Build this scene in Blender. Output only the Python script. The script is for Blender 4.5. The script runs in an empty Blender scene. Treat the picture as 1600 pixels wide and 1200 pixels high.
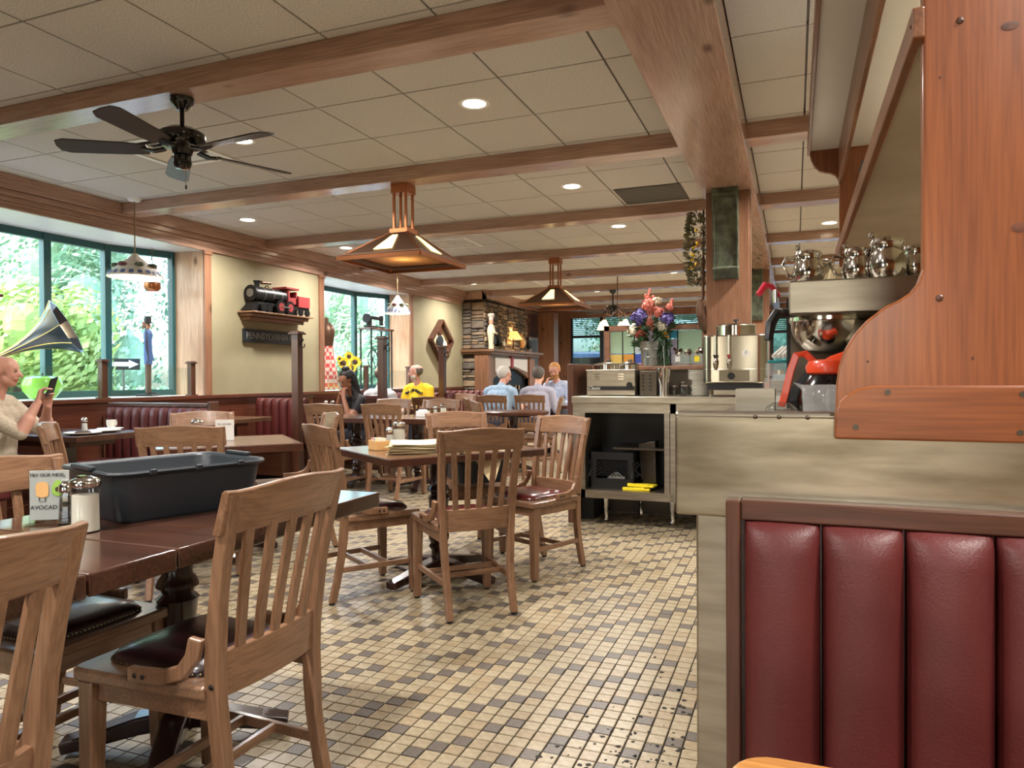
import bpy, bmesh, math, random
import numpy as np
from mathutils import Vector, Matrix
random.seed(7)
SC = bpy.context.scene
COL = SC.collection
R = math.radians

# ------------------------------------------------------------------ camera
CAM_H = 1.18
FPX, YAW, PITCH, ROLL = 1127.33, 0.373716, -0.009418, -0.005429
_F = Vector((-math.sin(YAW)*math.cos(PITCH), math.cos(YAW)*math.cos(PITCH), math.sin(PITCH)))
_R0 = Vector((math.cos(YAW), math.sin(YAW), 0)); _U0 = _R0.cross(_F)
_R = _R0*math.cos(ROLL) + _U0*math.sin(ROLL); _U = -_R0*math.sin(ROLL) + _U0*math.cos(ROLL)
CAM = Vector((0, 0, CAM_H))
cd = bpy.data.cameras.new('camera'); co = bpy.data.objects.new('camera', cd); COL.objects.link(co)
cd.sensor_width = 36; cd.lens = FPX*36/1600; cd.clip_start = 0.03; cd.clip_end = 300
mw = Matrix.Identity(4)
for i in range(3):
    mw[i][0] = _R[i]; mw[i][1] = _U[i]; mw[i][2] = -_F[i]; mw[i][3] = CAM[i]
co.matrix_world = mw
SC.camera = co
# ------------------------------------------------------------------ sky, exposure
W = bpy.data.worlds.new('sky'); SC.world = W; W.use_nodes = True
wn = W.node_tree; bg = wn.nodes['Background']
sky = wn.nodes.new('ShaderNodeTexSky'); sky.sky_type = 'NISHITA'; sky.sun_disc = False
sky.sun_elevation = R(50); sky.sun_rotation = R(200); sky.air_density = 1.0; sky.dust_density = 3.0; sky.ozone_density = 1.5
wn.links.new(sky.outputs[0], bg.inputs[0]); bg.inputs[1].default_value = 1.15
SC.view_settings.view_transform = 'Standard'; SC.view_settings.look = 'None'
SC.view_settings.exposure = 0.5; SC.view_settings.gamma = 1.0
SC.view_settings.use_curve_mapping = False

def ray(u, v): return _F + _R*((u-800)/FPX) - _U*((v-600)/FPX)
def at(u, v, d): return CAM + ray(u, v)*d                      # a point of the place at a given distance
def onz(u, v, z): r = ray(u, v); return CAM + r*((z-CAM_H)/r.z)
def onx(u, v, x): r = ray(u, v); return CAM + r*(x/r.x)
def ony(u, v, y): r = ray(u, v); return CAM + r*(y/r.y)

# ------------------------------------------------------------------ mesh builder
class MB:
    def __init__(s): s.v = []; s.f = []
    def add(s, vs, fs):
        o = len(s.v); s.v += [tuple(p) for p in vs]; s.f += [tuple(i+o for i in f) for f in fs]; return s
    def hexa(s, p):
        return s.add(p, [(3,2,1,0),(4,5,6,7),(0,1,5,4),(1,2,6,5),(2,3,7,6),(3,0,4,7)])
    def box(s, c, d, rz=0, M=None):
        x, y, z = d[0]/2, d[1]/2, d[2]/2
        p = [Vector(q) for q in ((-x,-y,-z),(x,-y,-z),(x,y,-z),(-x,y,-z),(-x,-y,z),(x,-y,z),(x,y,z),(-x,y,z))]
        if rz: m = Matrix.Rotation(rz, 3, 'Z'); p = [m @ q for q in p]
        if M is not None: p = [M @ q for q in p]
        return s.hexa([q+Vector(c) for q in p])
    def b2(s, a, b):
        return s.box([(a[i]+b[i])/2 for i in range(3)], [abs(b[i]-a[i]) for i in range(3)])
    def bar(s, p0, p1, w, h, up=(0,0,1), w1=None, h1=None):
        p0 = Vector(p0); p1 = Vector(p1); d = (p1-p0).normalized(); u = Vector(up)
        sd = d.cross(u)
        if sd.length < 1e-4: sd = d.cross(Vector((1,0,0)))
        sd.normalize(); u = sd.cross(d)
        w1 = w if w1 is None else w1; h1 = h if h1 is None else h1
        q = []
        for p, a, b in ((p0, w, h), (p1, w1, h1)):
            q += [p-sd*a/2-u*b/2, p+sd*a/2-u*b/2, p+sd*a/2+u*b/2, p-sd*a/2+u*b/2]
        return s.hexa(q)
    def loft(s, rings, cap=True, closed=True):
        n = len(rings[0]); vs = [p for r in rings for p in r]; fs = []
        for i in range(len(rings)-1):
            for j in range(n if closed else n-1):
                k = (j+1) % n
                fs.append((i*n+j, i*n+k, (i+1)*n+k, (i+1)*n+j))
        if cap: fs.append(tuple(range(n))[::-1]); fs.append(tuple((len(rings)-1)*n+j for j in range(n)))
        return s.add(vs, fs)
    def sweep(s, pts, prof, up=(0,0,1)):
        """prof: list of (a,b) or one list per point; a along side, b along up"""
        pts = [Vector(p) for p in pts]; rings = []
        for i, p in enumerate(pts):
            d = (pts[min(i+1, len(pts)-1)]-pts[max(i-1, 0)]).normalized()
            sd = d.cross(Vector(up))
            if sd.length < 1e-3: sd = d.cross(Vector((0,1,0)))
            sd.normalize(); u = sd.cross(d)
            pf = prof[i] if isinstance(prof[0], list) else prof
            rings.append([p+sd*a+u*b for a, b in pf])
        return s.loft(rings)
    def tube(s, pts, r, n=8):
        rr = r if isinstance(r, (list, tuple)) else [r]*len(pts)
        prof = [[(rr[i]*math.cos(2*math.pi*k/n), rr[i]*math.sin(2*math.pi*k/n)) for k in range(n)] for i in range(len(pts))]
        pts = [Vector(p) for p in pts]
        d = (pts[-1]-pts[0])
        up = (0,0,1) if abs(d.normalized().z if d.length > 0 else 0) < .9 else (0,1,0)
        return s.sweep(pts, prof, up)
    def cyl(s, p0, p1, r0, r1=None, n=14):
        return s.tube([p0, p1], [r0, r0 if r1 is None else r1], n)
    def lathe(s, prof, c=(0,0,0), n=20, sx=1, sy=1, cap=True):
        rings = [[(c[0]+r*sx*math.cos(2*math.pi*k/n), c[1]+r*sy*math.sin(2*math.pi*k/n), c[2]+z) for k in range(n)] for r, z in prof]
        return s.loft(rings, cap)
    def prism(s, poly, a, b, ax='y'):
        """poly in the two other axes, in order"""
        def P(q, t): return {'y': (q[0], t, q[1]), 'x': (t, q[0], q[1]), 'z': (q[0], q[1], t)}[ax]
        return s.loft([[P(q, a) for q in poly], [P(q, b) for q in poly]])
    def ell(s, c, r, nu=14, nv=9, M=None):
        vs = []; fs = []
        c = Vector(c)
        if not isinstance(r, (tuple, list)): r = (r, r, r)
        for j in range(nv+1):
            t = math.pi*j/nv
            for i in range(nu):
                a = 2*math.pi*i/nu
                p = Vector((r[0]*math.sin(t)*math.cos(a), r[1]*math.sin(t)*math.sin(a), -r[2]*math.cos(t)))
                if M is not None: p = M @ p
                vs.append(p+c)
        for j in range(nv):
            for i in range(nu):
                k = (i+1) % nu
                fs.append((j*nu+i, j*nu+k, (j+1)*nu+k, (j+1)*nu+i))
        return s.add(vs, fs)
    def tf(s, M):
        s.v = [tuple(M @ Vector(p)) for p in s.v]; return s
    def mesh(s, name, mat, smooth=None):
        me = bpy.data.meshes.new(name); me.from_pydata(s.v, [], s.f); me.validate()
        bm = bmesh.new(); bm.from_mesh(me); bmesh.ops.remove_doubles(bm, verts=bm.verts, dist=1e-5)
        bmesh.ops.recalc_face_normals(bm, faces=bm.faces); bm.to_mesh(me); bm.free()
        if mat is not None: me.materials.append(M[mat] if isinstance(mat, str) else mat)
        if smooth:
            me.polygons.foreach_set('use_smooth', [True]*len(me.polygons)); me.set_sharp_from_angle(angle=smooth if smooth is not True else R(40))
        return me
    def build(s, name, mat, parent=None, loc=None, rz=0, smooth=None, bevel=0, seg=2):
        o = bpy.data.objects.new(name, s.mesh(name, mat, smooth)); COL.objects.link(o)
        if parent is not None: o.parent = parent
        if loc is not None: o.location = loc
        if rz: o.rotation_euler.z = rz
        if bevel:
            m = o.modifiers.new('bevel', 'BEVEL'); m.width = bevel; m.segments = seg; m.limit_method = 'ANGLE'; m.angle_limit = R(40)
        return o
def rrect(w, h, r, n=4, cx=0, cy=0):
    out = []
    for (sx, sy, a0) in ((1,1,0),(-1,1,90),(-1,-1,180),(1,-1,270)):
        for k in range(n+1):
            a = R(a0+90*k/n); out.append((cx+sx*(w/2-r)+r*math.cos(a), cy+sy*(h/2-r)+r*math.sin(a)))
    return out
def tag(o, label, cat=None, group=None, kind=None):
    o['label'] = label
    if cat: o['category'] = cat
    if group: o['group'] = group
    if kind: o['kind'] = kind
    return o
def thing(name, label, cat, loc=(0,0,0), rz=0, group=None):
    o = bpy.data.objects.new(name, None); COL.objects.link(o); o.empty_display_size = .1
    o.location = loc; o.rotation_euler.z = rz
    return tag(o, label, cat, group)
def struct(o, label=None, cat=None):
    o['kind'] = 'structure'
    if label: o['label'] = label
    if cat: o['category'] = cat
    return o
def copy_tree(o, parent=None):
    c = o.copy(); COL.objects.link(c); c.parent = parent
    for ch in list(o.children): copy_tree(ch, c)
    return c
def copy_obj(o, loc, parent=None, rz=None, scale=None):
    c = o.copy(); COL.objects.link(c)
    if parent is not None: c.parent = parent
    c.location = loc
    if rz is not None: c.rotation_euler.z = rz
    if scale is not None: c.scale = scale
    return c

# ------------------------------------------------------------------ materials
M = {}
def lin(c):
    c = c/255.0
    return c/12.92 if c <= .04045 else ((c+.055)/1.055)**2.4
def rgb(c): return (lin(c[0]), lin(c[1]), lin(c[2]), 1)
def mat(name, c, rough=.5, metal=0, c2=None, nscale=8, stretch=(1,1,1), bump=0, bscale=None, coat=0, spec=None, trans=0, emit=None, estr=0, detail=4, lo=.35, hi=.65, alpha=None, sheen=0):
    m = bpy.data.materials.new(name); m.use_nodes = True; nt = m.node_tree; b = nt.nodes['Principled BSDF']
    b.inputs['Base Color'].default_value = rgb(c); b.inputs['Roughness'].default_value = rough; b.inputs['Metallic'].default_value = metal
    if coat: b.inputs['Coat Weight'].default_value = coat; b.inputs['Coat Roughness'].default_value = .15
    if spec is not None: b.inputs['Specular IOR Level'].default_value = spec
    if trans: b.inputs['Transmission Weight'].default_value = trans
    if emit: b.inputs['Emission Color'].default_value = rgb(emit); b.inputs['Emission Strength'].default_value = estr
    if alpha is not None: b.inputs['Alpha'].default_value = alpha
    if c2 or bump:
        tc = nt.nodes.new('ShaderNodeTexCoord'); mp = nt.nodes.new('ShaderNodeMapping'); mp.inputs['Scale'].default_value = stretch
        nt.links.new(tc.outputs['Object'], mp.inputs[0])
        nz = nt.nodes.new('ShaderNodeTexNoise'); nz.inputs['Scale'].default_value = nscale; nz.inputs['Detail'].default_value = detail
        nt.links.new(mp.outputs[0], nz.inputs['Vector'])
        if c2:
            rp = nt.nodes.new('ShaderNodeValToRGB'); rp.color_ramp.elements[0].position = lo; rp.color_ramp.elements[1].position = hi
            rp.color_ramp.elements[0].color = rgb(c2); rp.color_ramp.elements[1].color = rgb(c)
            nt.links.new(nz.outputs[0], rp.inputs[0]); nt.links.new(rp.outputs[0], b.inputs['Base Color'])
        if bump:
            bp = nt.nodes.new('ShaderNodeBump'); bp.inputs['Strength'].default_value = bump; bp.inputs['Distance'].default_value = .01
            src = nz
            if bscale:
                src = nt.nodes.new('ShaderNodeTexNoise'); src.inputs['Scale'].default_value = bscale; src.inputs['Detail'].default_value = 3
                nt.links.new(mp.outputs[0], src.inputs['Vector'])
            nt.links.new(src.outputs[0], bp.inputs['Height']); nt.links.new(bp.outputs[0], b.inputs['Normal'])
    M[name] = m
    return m
def wood(name, c, c2, rough=.4, axis='x', scale=6, coat=.0, knots=False):
    st = {'x': (.12,1,1), 'y': (1,.12,1), 'z': (1,1,.12)}[axis]
    m = mat(name, c, rough, 0, c2, scale*2.2, st, .06, None, coat, detail=6, lo=.3, hi=.7)
    nt = m.node_tree; b = nt.nodes['Principled BSDF']; tc = nt.nodes.new('ShaderNodeTexCoord'); mp = nt.nodes.new('ShaderNodeMapping')
    mp.inputs['Scale'].default_value = tuple(.04 if q < 1 else 1 for q in st); nz = nt.nodes.new('ShaderNodeTexNoise'); nz.inputs['Scale'].default_value = scale*22; nz.inputs['Detail'].default_value = 3
    nt.links.new(tc.outputs['Object'], mp.inputs[0]); nt.links.new(mp.outputs[0], nz.inputs['Vector'])
    rp = nt.nodes.new('ShaderNodeValToRGB'); rp.color_ramp.elements[0].position = .35; rp.color_ramp.elements[1].position = .62; rp.color_ramp.elements[0].color = (.72,.68,.64,1); rp.color_ramp.elements[1].color = (1,1,1,1)
    nt.links.new(nz.outputs[0], rp.inputs[0]); mx = nt.nodes.new('ShaderNodeMix'); mx.data_type = 'RGBA'; mx.blend_type = 'MULTIPLY'; mx.inputs[0].default_value = 1
    nt.links.new(b.inputs['Base Color'].links[0].from_socket, mx.inputs[6]); nt.links.new(rp.outputs[0], mx.inputs[7]); nt.links.new(mx.outputs[2], b.inputs['Base Color'])
    if knots:
        nt = m.node_tree; b = nt.nodes['Principled BSDF']
        tc = nt.nodes.new('ShaderNodeTexCoord'); vo = nt.nodes.new('ShaderNodeTexVoronoi'); vo.inputs['Scale'].default_value = knots
        mp = nt.nodes.new('ShaderNodeMapping'); mp.inputs['Scale'].default_value = {'x': (.5,1,1), 'y': (1,.5,1), 'z': (1,1,.5)}[axis]
        nt.links.new(tc.outputs['Object'], mp.inputs[0]); nt.links.new(mp.outputs[0], vo.inputs['Vector'])
        rp = nt.nodes.new('ShaderNodeValToRGB'); rp.color_ramp.elements[0].position = .03; rp.color_ramp.elements[1].position = .11
        rp.color_ramp.elements[0].color = (.28,.22,.2,1); rp.color_ramp.elements[1].color = (1,1,1,1)
        nt.links.new(vo.outputs['Distance'], rp.inputs[0])
        mx = nt.nodes.new('ShaderNodeMix'); mx.data_type = 'RGBA'; mx.blend_type = 'MULTIPLY'; mx.inputs[0].default_value = 1
        old = b.inputs['Base Color'].links[0].from_socket
        nt.links.new(old, mx.inputs[6]); nt.links.new(rp.outputs[0], mx.inputs[7]); nt.links.new(mx.outputs[2], b.inputs['Base Color'])
    return m
wood('oak', (150,112,84), (120,86,62), .33, 'z', 7, .25)
wood('oak_h', (152,114,86), (120,86,62), .33, 'x', 7, .25)
wood('seat_wood', (142,106,80), (112,82,60), .33, 'x', 7, .25)
wood('table_top', (84,54,42), (60,38,28), .16, 'x', 5, .6)
wood('table_brown', (116,84,62), (92,64,46), .25, 'x', 5, .4)
wood('table_edge', (84,48,32), (62,34,24), .3, 'x', 6, .2)
wood('dark_turned', (58,32,24), (40,22,17), .25, 'z', 8, .4)
wood('beam', (190,156,136), (168,132,112), .26, 'x', 5, .45, 3.2)
wood('beam_y', (190,156,136), (170,134,114), .26, 'y', 5, .45, 3.2)
wood('pine_z', (164,118,90), (138,98,74), .38, 'z', 5, .2, 3.0)
wood('pine_y', (156,112,86), (130,92,68), .38, 'y', 5, .2, 3.0)
wood('pine_pale', (214,180,150), (192,152,120), .4, 'z', 5, .2, 3.0)
wood('wainscot', (112,62,42), (88,46,32), .35, 'y', 6, .2)
wood('hutch', (154,88,44), (134,74,36), .36, 'z', 7, .25, 2.6)
wood('hutch_x', (154,88,44), (130,72,36), .36, 'x', 7, .25)
wood('hutch_y', (150,100,66), (120,76,48), .36, 'y', 7, .25)
wood('walnut', (96,58,40), (74,42,30), .35, 'x', 7, .2)
wood('walnut_z', (100,62,44), (76,44,32), .35, 'z', 7, .2)
wood('light_table', (206,150,86), (176,120,62), .3, 'x', 6, .4)
mat('wall', (160,150,120), .75, c2=(152,142,112), nscale=3, bump=.05, bscale=60)
mat('soffit', (226,224,220), .35)
mat('ceil_tile', (214,209,202), .9, c2=(186,181,174), nscale=90, bump=.25, bscale=160, lo=.45, hi=.55)
mat('ceil_grid', (74,64,54), .5)
mat('plenum', (40,36,32), .9)
mat('grout', (44,36,28), .85, c2=(30,24,19), nscale=30)
mat('tile_cream', (166,152,126), .32, c2=(150,134,106), nscale=40, spec=.5)
mat('tile_tan', (160,142,114), .32, c2=(142,124,96), nscale=40)
mat('tile_brown', (106,96,86), .36, c2=(82,74,66), nscale=160, lo=.4, hi=.6)
mat('steel', (176,168,154), .34, 1, c2=(154,146,132), nscale=5, stretch=(1,1,7), bump=.03)
mat('steel_worn', (180,170,152), .3, 1, c2=(138,128,110), nscale=4, stretch=(1.2,1,6), bump=.07, bscale=3)
mat('steel_dark', (96,88,78), .4, 1)
mat('chrome', (214,212,208), .12, 1)
mat('iron', (28,26,26), .45, .6)
mat('black', (20,20,22), .4)
mat('black_gloss', (14,12,12), .12, coat=.5)
mat('tub_black', (40,45,50), .42, bump=.06, bscale=90)
mat('vinyl', (92,34,32), .48, c2=(82,28,27), nscale=6, bump=.12, bscale=240)
mat('leather', (38,22,22), .3, c2=(58,22,26), nscale=4, bump=.1, bscale=120, coat=.3)
mat('leather_red', (96,34,32), .28, c2=(70,26,24), nscale=5, coat=.4)
mat('brass', (190,150,80), .3, 1)
mat('brass_dull', (150,130,96), .45, 1)
mat('copper', (170,110,74), .35, 1)
mat('bronze', (104,78,62), .45, .7)
mat('frame_green', (34,84,86), .4)
mat('frame_black', (34,36,38), .4)
mat('porcelain', (236,232,222), .2, coat=.4)
mat('white', (238,238,234), .4)
mat('paper', (236,234,228), .7)
mat('parchment', (226,206,164), .8, c2=(214,192,148), nscale=6)
mat('sugar', (240,232,214), .7)
mat('salt', (226,222,212), .7)
mat('pepper', (96,84,70), .8, c2=(40,34,28), nscale=120, lo=.4, hi=.6)
mat('orange', (236,74,34), .35, coat=.3)
mat('pinkred', (228,50,80), .35)
mat('yellow', (248,224,40), .45)
mat('green_apple', (150,216,84), .22, coat=.5)
mat('cream_fig', (232,222,190), .4)
mat('patina', (96,104,82), .6, c2=(60,62,50), nscale=14, bump=.25, bscale=30)
mat('grey_metal', (120,116,110), .5, .8)
mat('fan_blade', (56,48,44), .4, c2=(44,38,34), nscale=5)
mat('glass_shade', (250,232,196), .4, emit=(255,226,170), estr=2.2)
mat('amber_glass', (255,240,190), .3, emit=(255,228,150), estr=1.5)
mat('lamp_disc', (255,250,240), .4, emit=(255,232,196), estr=14)
mat('pendant_shade', (232,226,212), .35, c2=(206,198,186), nscale=18)
mat('pendant_blue', (86,100,150), .4)
mat('pendant_floral', (120,70,70), .5)
mat('lampshade_far', (236,196,120), .6, emit=(255,196,110), estr=.9)
mat('asphalt', (184,188,194), .9)
mat('grass', (148,174,118), .95, c2=(120,150,92), nscale=4)
mat('bark', (84,66,50), .9, c2=(60,46,36), nscale=14)
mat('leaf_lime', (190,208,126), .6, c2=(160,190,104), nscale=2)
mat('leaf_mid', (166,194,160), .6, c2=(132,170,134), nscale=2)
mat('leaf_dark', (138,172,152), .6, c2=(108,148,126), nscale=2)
mat('leaf_house', (52,84,46), .5, c2=(36,62,34), nscale=8)
mat('car_white', (236,236,236), .2, coat=.6)
mat('rubber', (26,26,26), .7)
mat('brick', (146,100,84), .85, c2=(110,76,66), nscale=10)
for i, (a, b) in enumerate((((158,140,116),(120,104,86)), ((132,118,102),(98,88,78)), ((176,154,124),(140,118,92)), ((112,104,96),(80,74,68)), ((150,126,100),(116,94,74)))):
    mat('stone%d' % i, a, .85, c2=b, nscale=9, bump=.4, bscale=24)
mat('mortar', (66,58,50), .95)
mat('skin_light', (224,170,142), .5, c2=(214,156,128), nscale=5)
mat('skin_pink', (208,152,130), .5)
mat('skin_brown', (150,100,76), .5)
mat('hair_white', (222,216,206), .7, c2=(190,184,176), nscale=60)
mat('hair_grey', (112,104,96), .7, c2=(84,78,72), nscale=60)
mat('hair_black', (26,22,24), .5, c2=(16,14,16), nscale=40)
mat('hair_blond', (206,150,84), .6, c2=(176,120,60), nscale=60)
mat('shirt_yellow', (246,206,40), .8)
mat('shirt_tan', (206,190,166), .85, c2=(180,164,142), nscale=160, lo=.45, hi=.55)
mat('shirt_blue', (140,168,196), .85, c2=(168,190,210), nscale=30, stretch=(1,.1,.1))
mat('shirt_lilac', (172,168,180), .85, c2=(158,156,172), nscale=40)
mat('shirt_grey', (206,206,210), .85)
mat('shirt_plaid', (160,172,200), .85, c2=(190,196,214), nscale=40)
mat('shirt_black', (28,26,30), .8)
mat('trousers', (60,60,70), .85)
mat('navy', (28,36,60), .6)
mat('coat_blue', (70,100,150), .6)
mat('eye', (30,24,22), .3)
mat('red_paint', (146,52,52), .45)
mat('lime_print', (150,190,80), .7)
mat('bread_print', (226,176,112), .7)
mat('sign_black', (36,40,44), .5)
mat('sign_silver', (150,154,150), .5)
mat('flag', (140,110,90), .8, c2=(90,80,80), nscale=6, stretch=(1,1,8))
mat('petal_yellow', (250,206,30), .6)
mat('petal_pink', (232,140,124), .6)
mat('petal_red', (222,92,84), .6)
mat('petal_purple', (96,84,150), .6)
mat('petal_cream', (232,224,200), .6)
mat('seed_brown', (70,46,26), .8)
mat('dried', (138,132,104), .8, c2=(96,96,72), nscale=10)
mat('galv', (176,180,176), .35, .9, c2=(140,146,142), nscale=12)
mat('basket_clear', (200,200,200), .15)
mat('teal', (40,150,160), .5)
for nm, c in (('sg_green',(196,226,196)),('sg_amber',(240,176,70)),('sg_blue',(60,90,200)),('sg_cyan',(60,180,220)),('sg_lilac',(220,206,224)),('sg_white',(228,236,240)),('sg_yellow',(246,220,120))):
    m = mat(nm, c, .25); nt = m.node_tree; b = nt.nodes['Principled BSDF']; b.inputs['Transmission Weight'].default_value = .55; b.inputs['Roughness'].default_value = .3
def glassmat(name, tint=(255,255,255), refl=.06):
    m = bpy.data.materials.new(name); m.use_nodes = True; nt = m.node_tree
    for n in list(nt.nodes):
        if n.type == 'BSDF_PRINCIPLED': nt.nodes.remove(n)
    out = nt.nodes['Material Output']; tr = nt.nodes.new('ShaderNodeBsdfTransparent'); tr.inputs[0].default_value = rgb(tint)
    gl = nt.nodes.new('ShaderNodeBsdfGlossy'); gl.inputs['Roughness'].default_value = .02; mx = nt.nodes.new('ShaderNodeMixShader')
    lw = nt.nodes.new('ShaderNodeLayerWeight'); pw = nt.nodes.new('ShaderNodeMath'); pw.operation = 'POWER'; pw.inputs[1].default_value = 5
    ma = nt.nodes.new('ShaderNodeMath'); ma.operation = 'MULTIPLY_ADD'; ma.inputs[1].default_value = .9; ma.inputs[2].default_value = refl
    nt.links.new(lw.outputs['Facing'], pw.inputs[0]); nt.links.new(pw.outputs[0], ma.inputs[0]); nt.links.new(ma.outputs[0], mx.inputs[0])
    nt.links.new(tr.outputs[0], mx.inputs[1]); nt.links.new(gl.outputs[0], mx.inputs[2]); nt.links.new(mx.outputs[0], out.inputs[0]); M[name] = m
glassmat('glass', (246,252,250)); glassmat('glass_tint', (168,184,186)); glassmat('clear', (240,242,242))

def cloudymat(name, c, op):
    m = mat(name, c, .3); nt = m.node_tree; b = nt.nodes['Principled BSDF']; out = nt.nodes['Material Output']
    tr = nt.nodes.new('ShaderNodeBsdfTransparent'); mx = nt.nodes.new('ShaderNodeMixShader'); mx.inputs[0].default_value = op
    nt.links.new(tr.outputs[0], mx.inputs[1]); nt.links.new(b.outputs[0], mx.inputs[2]); nt.links.new(mx.outputs[0], out.inputs[0])
cloudymat('cloudy', (220,220,220), .24)
mat('steel_soft', (216,206,180), .4, .35, c2=(200,190,162), nscale=4)

def meshmat(name, c, op):
    m = mat(name, c, .4, .6); nt = m.node_tree; b = nt.nodes['Principled BSDF']; out = nt.nodes['Material Output']
    tl = nt.nodes.new('ShaderNodeBsdfTranslucent'); tl.inputs[0].default_value = rgb((230,170,100)); mx = nt.nodes.new('ShaderNodeMixShader'); mx.inputs[0].default_value = op
    nt.links.new(b.outputs[0], mx.inputs[1]); nt.links.new(tl.outputs[0], mx.inputs[2]); nt.links.new(mx.outputs[0], out.inputs[0])
meshmat('lamp_glow', (130,92,64), .18)
# ================================================================== THE ROOM
CE = 2.87
XW = -6.1            # left wall
YB = 17.6            # far wall
# ---- floor with mosaic tiles
flo = MB().b2((-7.0,-4.2,-.12),(3.4,YB+.2,-.006)).build('floor', 'grout'); struct(flo, 'floor of small cream and brown mosaic tiles with dark joints', 'floor')
TP = .0585; TG = .0045
rs = random.Random(3)
sheet = [[0]*12 for _ in range(12)]
for r_ in range(12):
    for c_ in range(12):
        if (c_-r_) % 4 == 0 and rs.random() < .86: sheet[r_][c_] = 2
        elif (c_+r_) % 6 == 1 and rs.random() < .55: sheet[r_][c_] = 2
for r_ in range(12):
    for c_ in range(12):
        if sheet[r_][c_] == 2 and (sheet[r_-1][c_] == 2 or sheet[r_][c_-1] == 2): sheet[r_][c_] = 0
def tile_kind(i, j):
    k = sheet[j % 12][(i+5*(j//12)) % 12]
    return k if k else (1 if rs.random() < .3 else 0)
X0, Y0 = -1.212-TP*82, 1.964-TP*20
cand = []; rest = []
for i in range(0, 112):
    for j in range(0, 172):
        x = X0+(i+.5)*TP; y = Y0+(j+.5)*TP
        if x > .2: continue
        d = Vector((x, y, -CAM_H)); dep = d.dot(_F)
        k = tile_kind(i, j)
        if dep < .6: continue
        u = 800+FPX*d.dot(_R)/dep; v = 600-FPX*d.dot(_U)/dep
        if 505 < u < 1078 and v < 1196 and v > 840: cand.append((dep, x, y, k))
        else: rest.append((x, y, k))
cand.sort(); rest += [c[1:] for c in cand[300:]]
tmesh = {}
def tile_bm():
    h = (TP-TG)/2; b = .002
    return MB().loft([[(-h,-h,-.006),(h,-h,-.006),(h,h,-.006),(-h,h,-.006)], [(-h,-h,-b),(h,-h,-b),(h,h,-b),(-h,h,-b)], [(-h+b,-h+b,0),(h-b,-h+b,0),(h-b,h-b,0),(-h+b,h-b,0)]])
tm = ('tile_cream', 'tile_tan', 'tile_brown')
for k in range(3): tmesh[k] = tile_bm().mesh('tile', tm[k])
for dep, x, y, k in cand[:300]:
    o = bpy.data.objects.new('tile', tmesh[k]); COL.objects.link(o); o.parent = flo; o.location = (x, y, rs.uniform(-.0006,.0006))
vs = []; fs = []; mi = []
h = (TP-TG)/2
for x, y, k in rest:
    o = len(vs)
    vs += [(x-h,y-h,0),(x+h,y-h,0),(x+h,y+h,0),(x-h,y+h,0),(x-h,y-h,-.006),(x+h,y-h,-.006),(x+h,y+h,-.006),(x-h,y+h,-.006)]
    fs += [(o,o+1,o+2,o+3),(o,o+4,o+5,o+1),(o+1,o+5,o+6,o+2),(o+2,o+6,o+7,o+3),(o+3,o+7,o+4,o)]; mi += [k]*5
me = bpy.data.meshes.new('tile_field'); me.from_pydata(vs, [], fs)
for n in tm: me.materials.append(M[n])
me.polygons.foreach_set('material_index', mi)
o = bpy.data.objects.new('tile_field', me); COL.objects.link(o); o.parent = flo; o['kind'] = 'stuff'
far = mat('tile_far', (200,178,136), .35)
nt = far.node_tree; b = nt.nodes['Principled BSDF']; tc = nt.nodes.new('ShaderNodeTexCoord'); bk = nt.nodes.new('ShaderNodeTexBrick')
bk.offset = 0; bk.inputs['Scale'].default_value = 1; bk.inputs['Brick Width'].default_value = TP; bk.inputs['Row Height'].default_value = TP; bk.inputs['Mortar Size'].default_value = .003
bk.inputs['Color1'].default_value = rgb((176,160,130)); bk.inputs['Color2'].default_value = rgb((130,114,94)); bk.inputs['Mortar'].default_value = rgb((44,36,28)); bk.inputs['Bias'].default_value = -.3
nt.links.new(tc.outputs['Object'], bk.inputs['Vector']); nt.links.new(bk.outputs[0], b.inputs['Base Color'])
Y1 = Y0+172*TP
m_ = MB(); m_.b2((XW,Y1,-.006),(3.2,YB,-.001)); m_.b2((XW,-4,-.006),(3.2,Y0,-.001)); m_.b2((.2,Y0,-.006),(3.2,Y1,-.001)); m_.b2((XW,Y0,-.006),(X0,Y1,-.001))
o = m_.build('tile_surface', 'tile_far', flo); o['kind'] = 'stuff'

# chips and dirt on the tiles by the counter
rd = random.Random(77); dm = MB()
for k in range(90):
    x = -.33-abs(rd.gauss(0,.17)); y = 2.05+abs(rd.gauss(0,.42)); r_ = rd.uniform(.003,.012); n_ = 7
    dm.prism([(x+r_*rd.uniform(.4,1.2)*math.cos(2*math.pi*q/n_), y+r_*rd.uniform(.4,1.2)*math.sin(2*math.pi*q/n_)) for q in range(n_)], .0002, .0012, 'z')
o = dm.build('worn_spots', 'grout', flo); o['kind'] = 'stuff'
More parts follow.
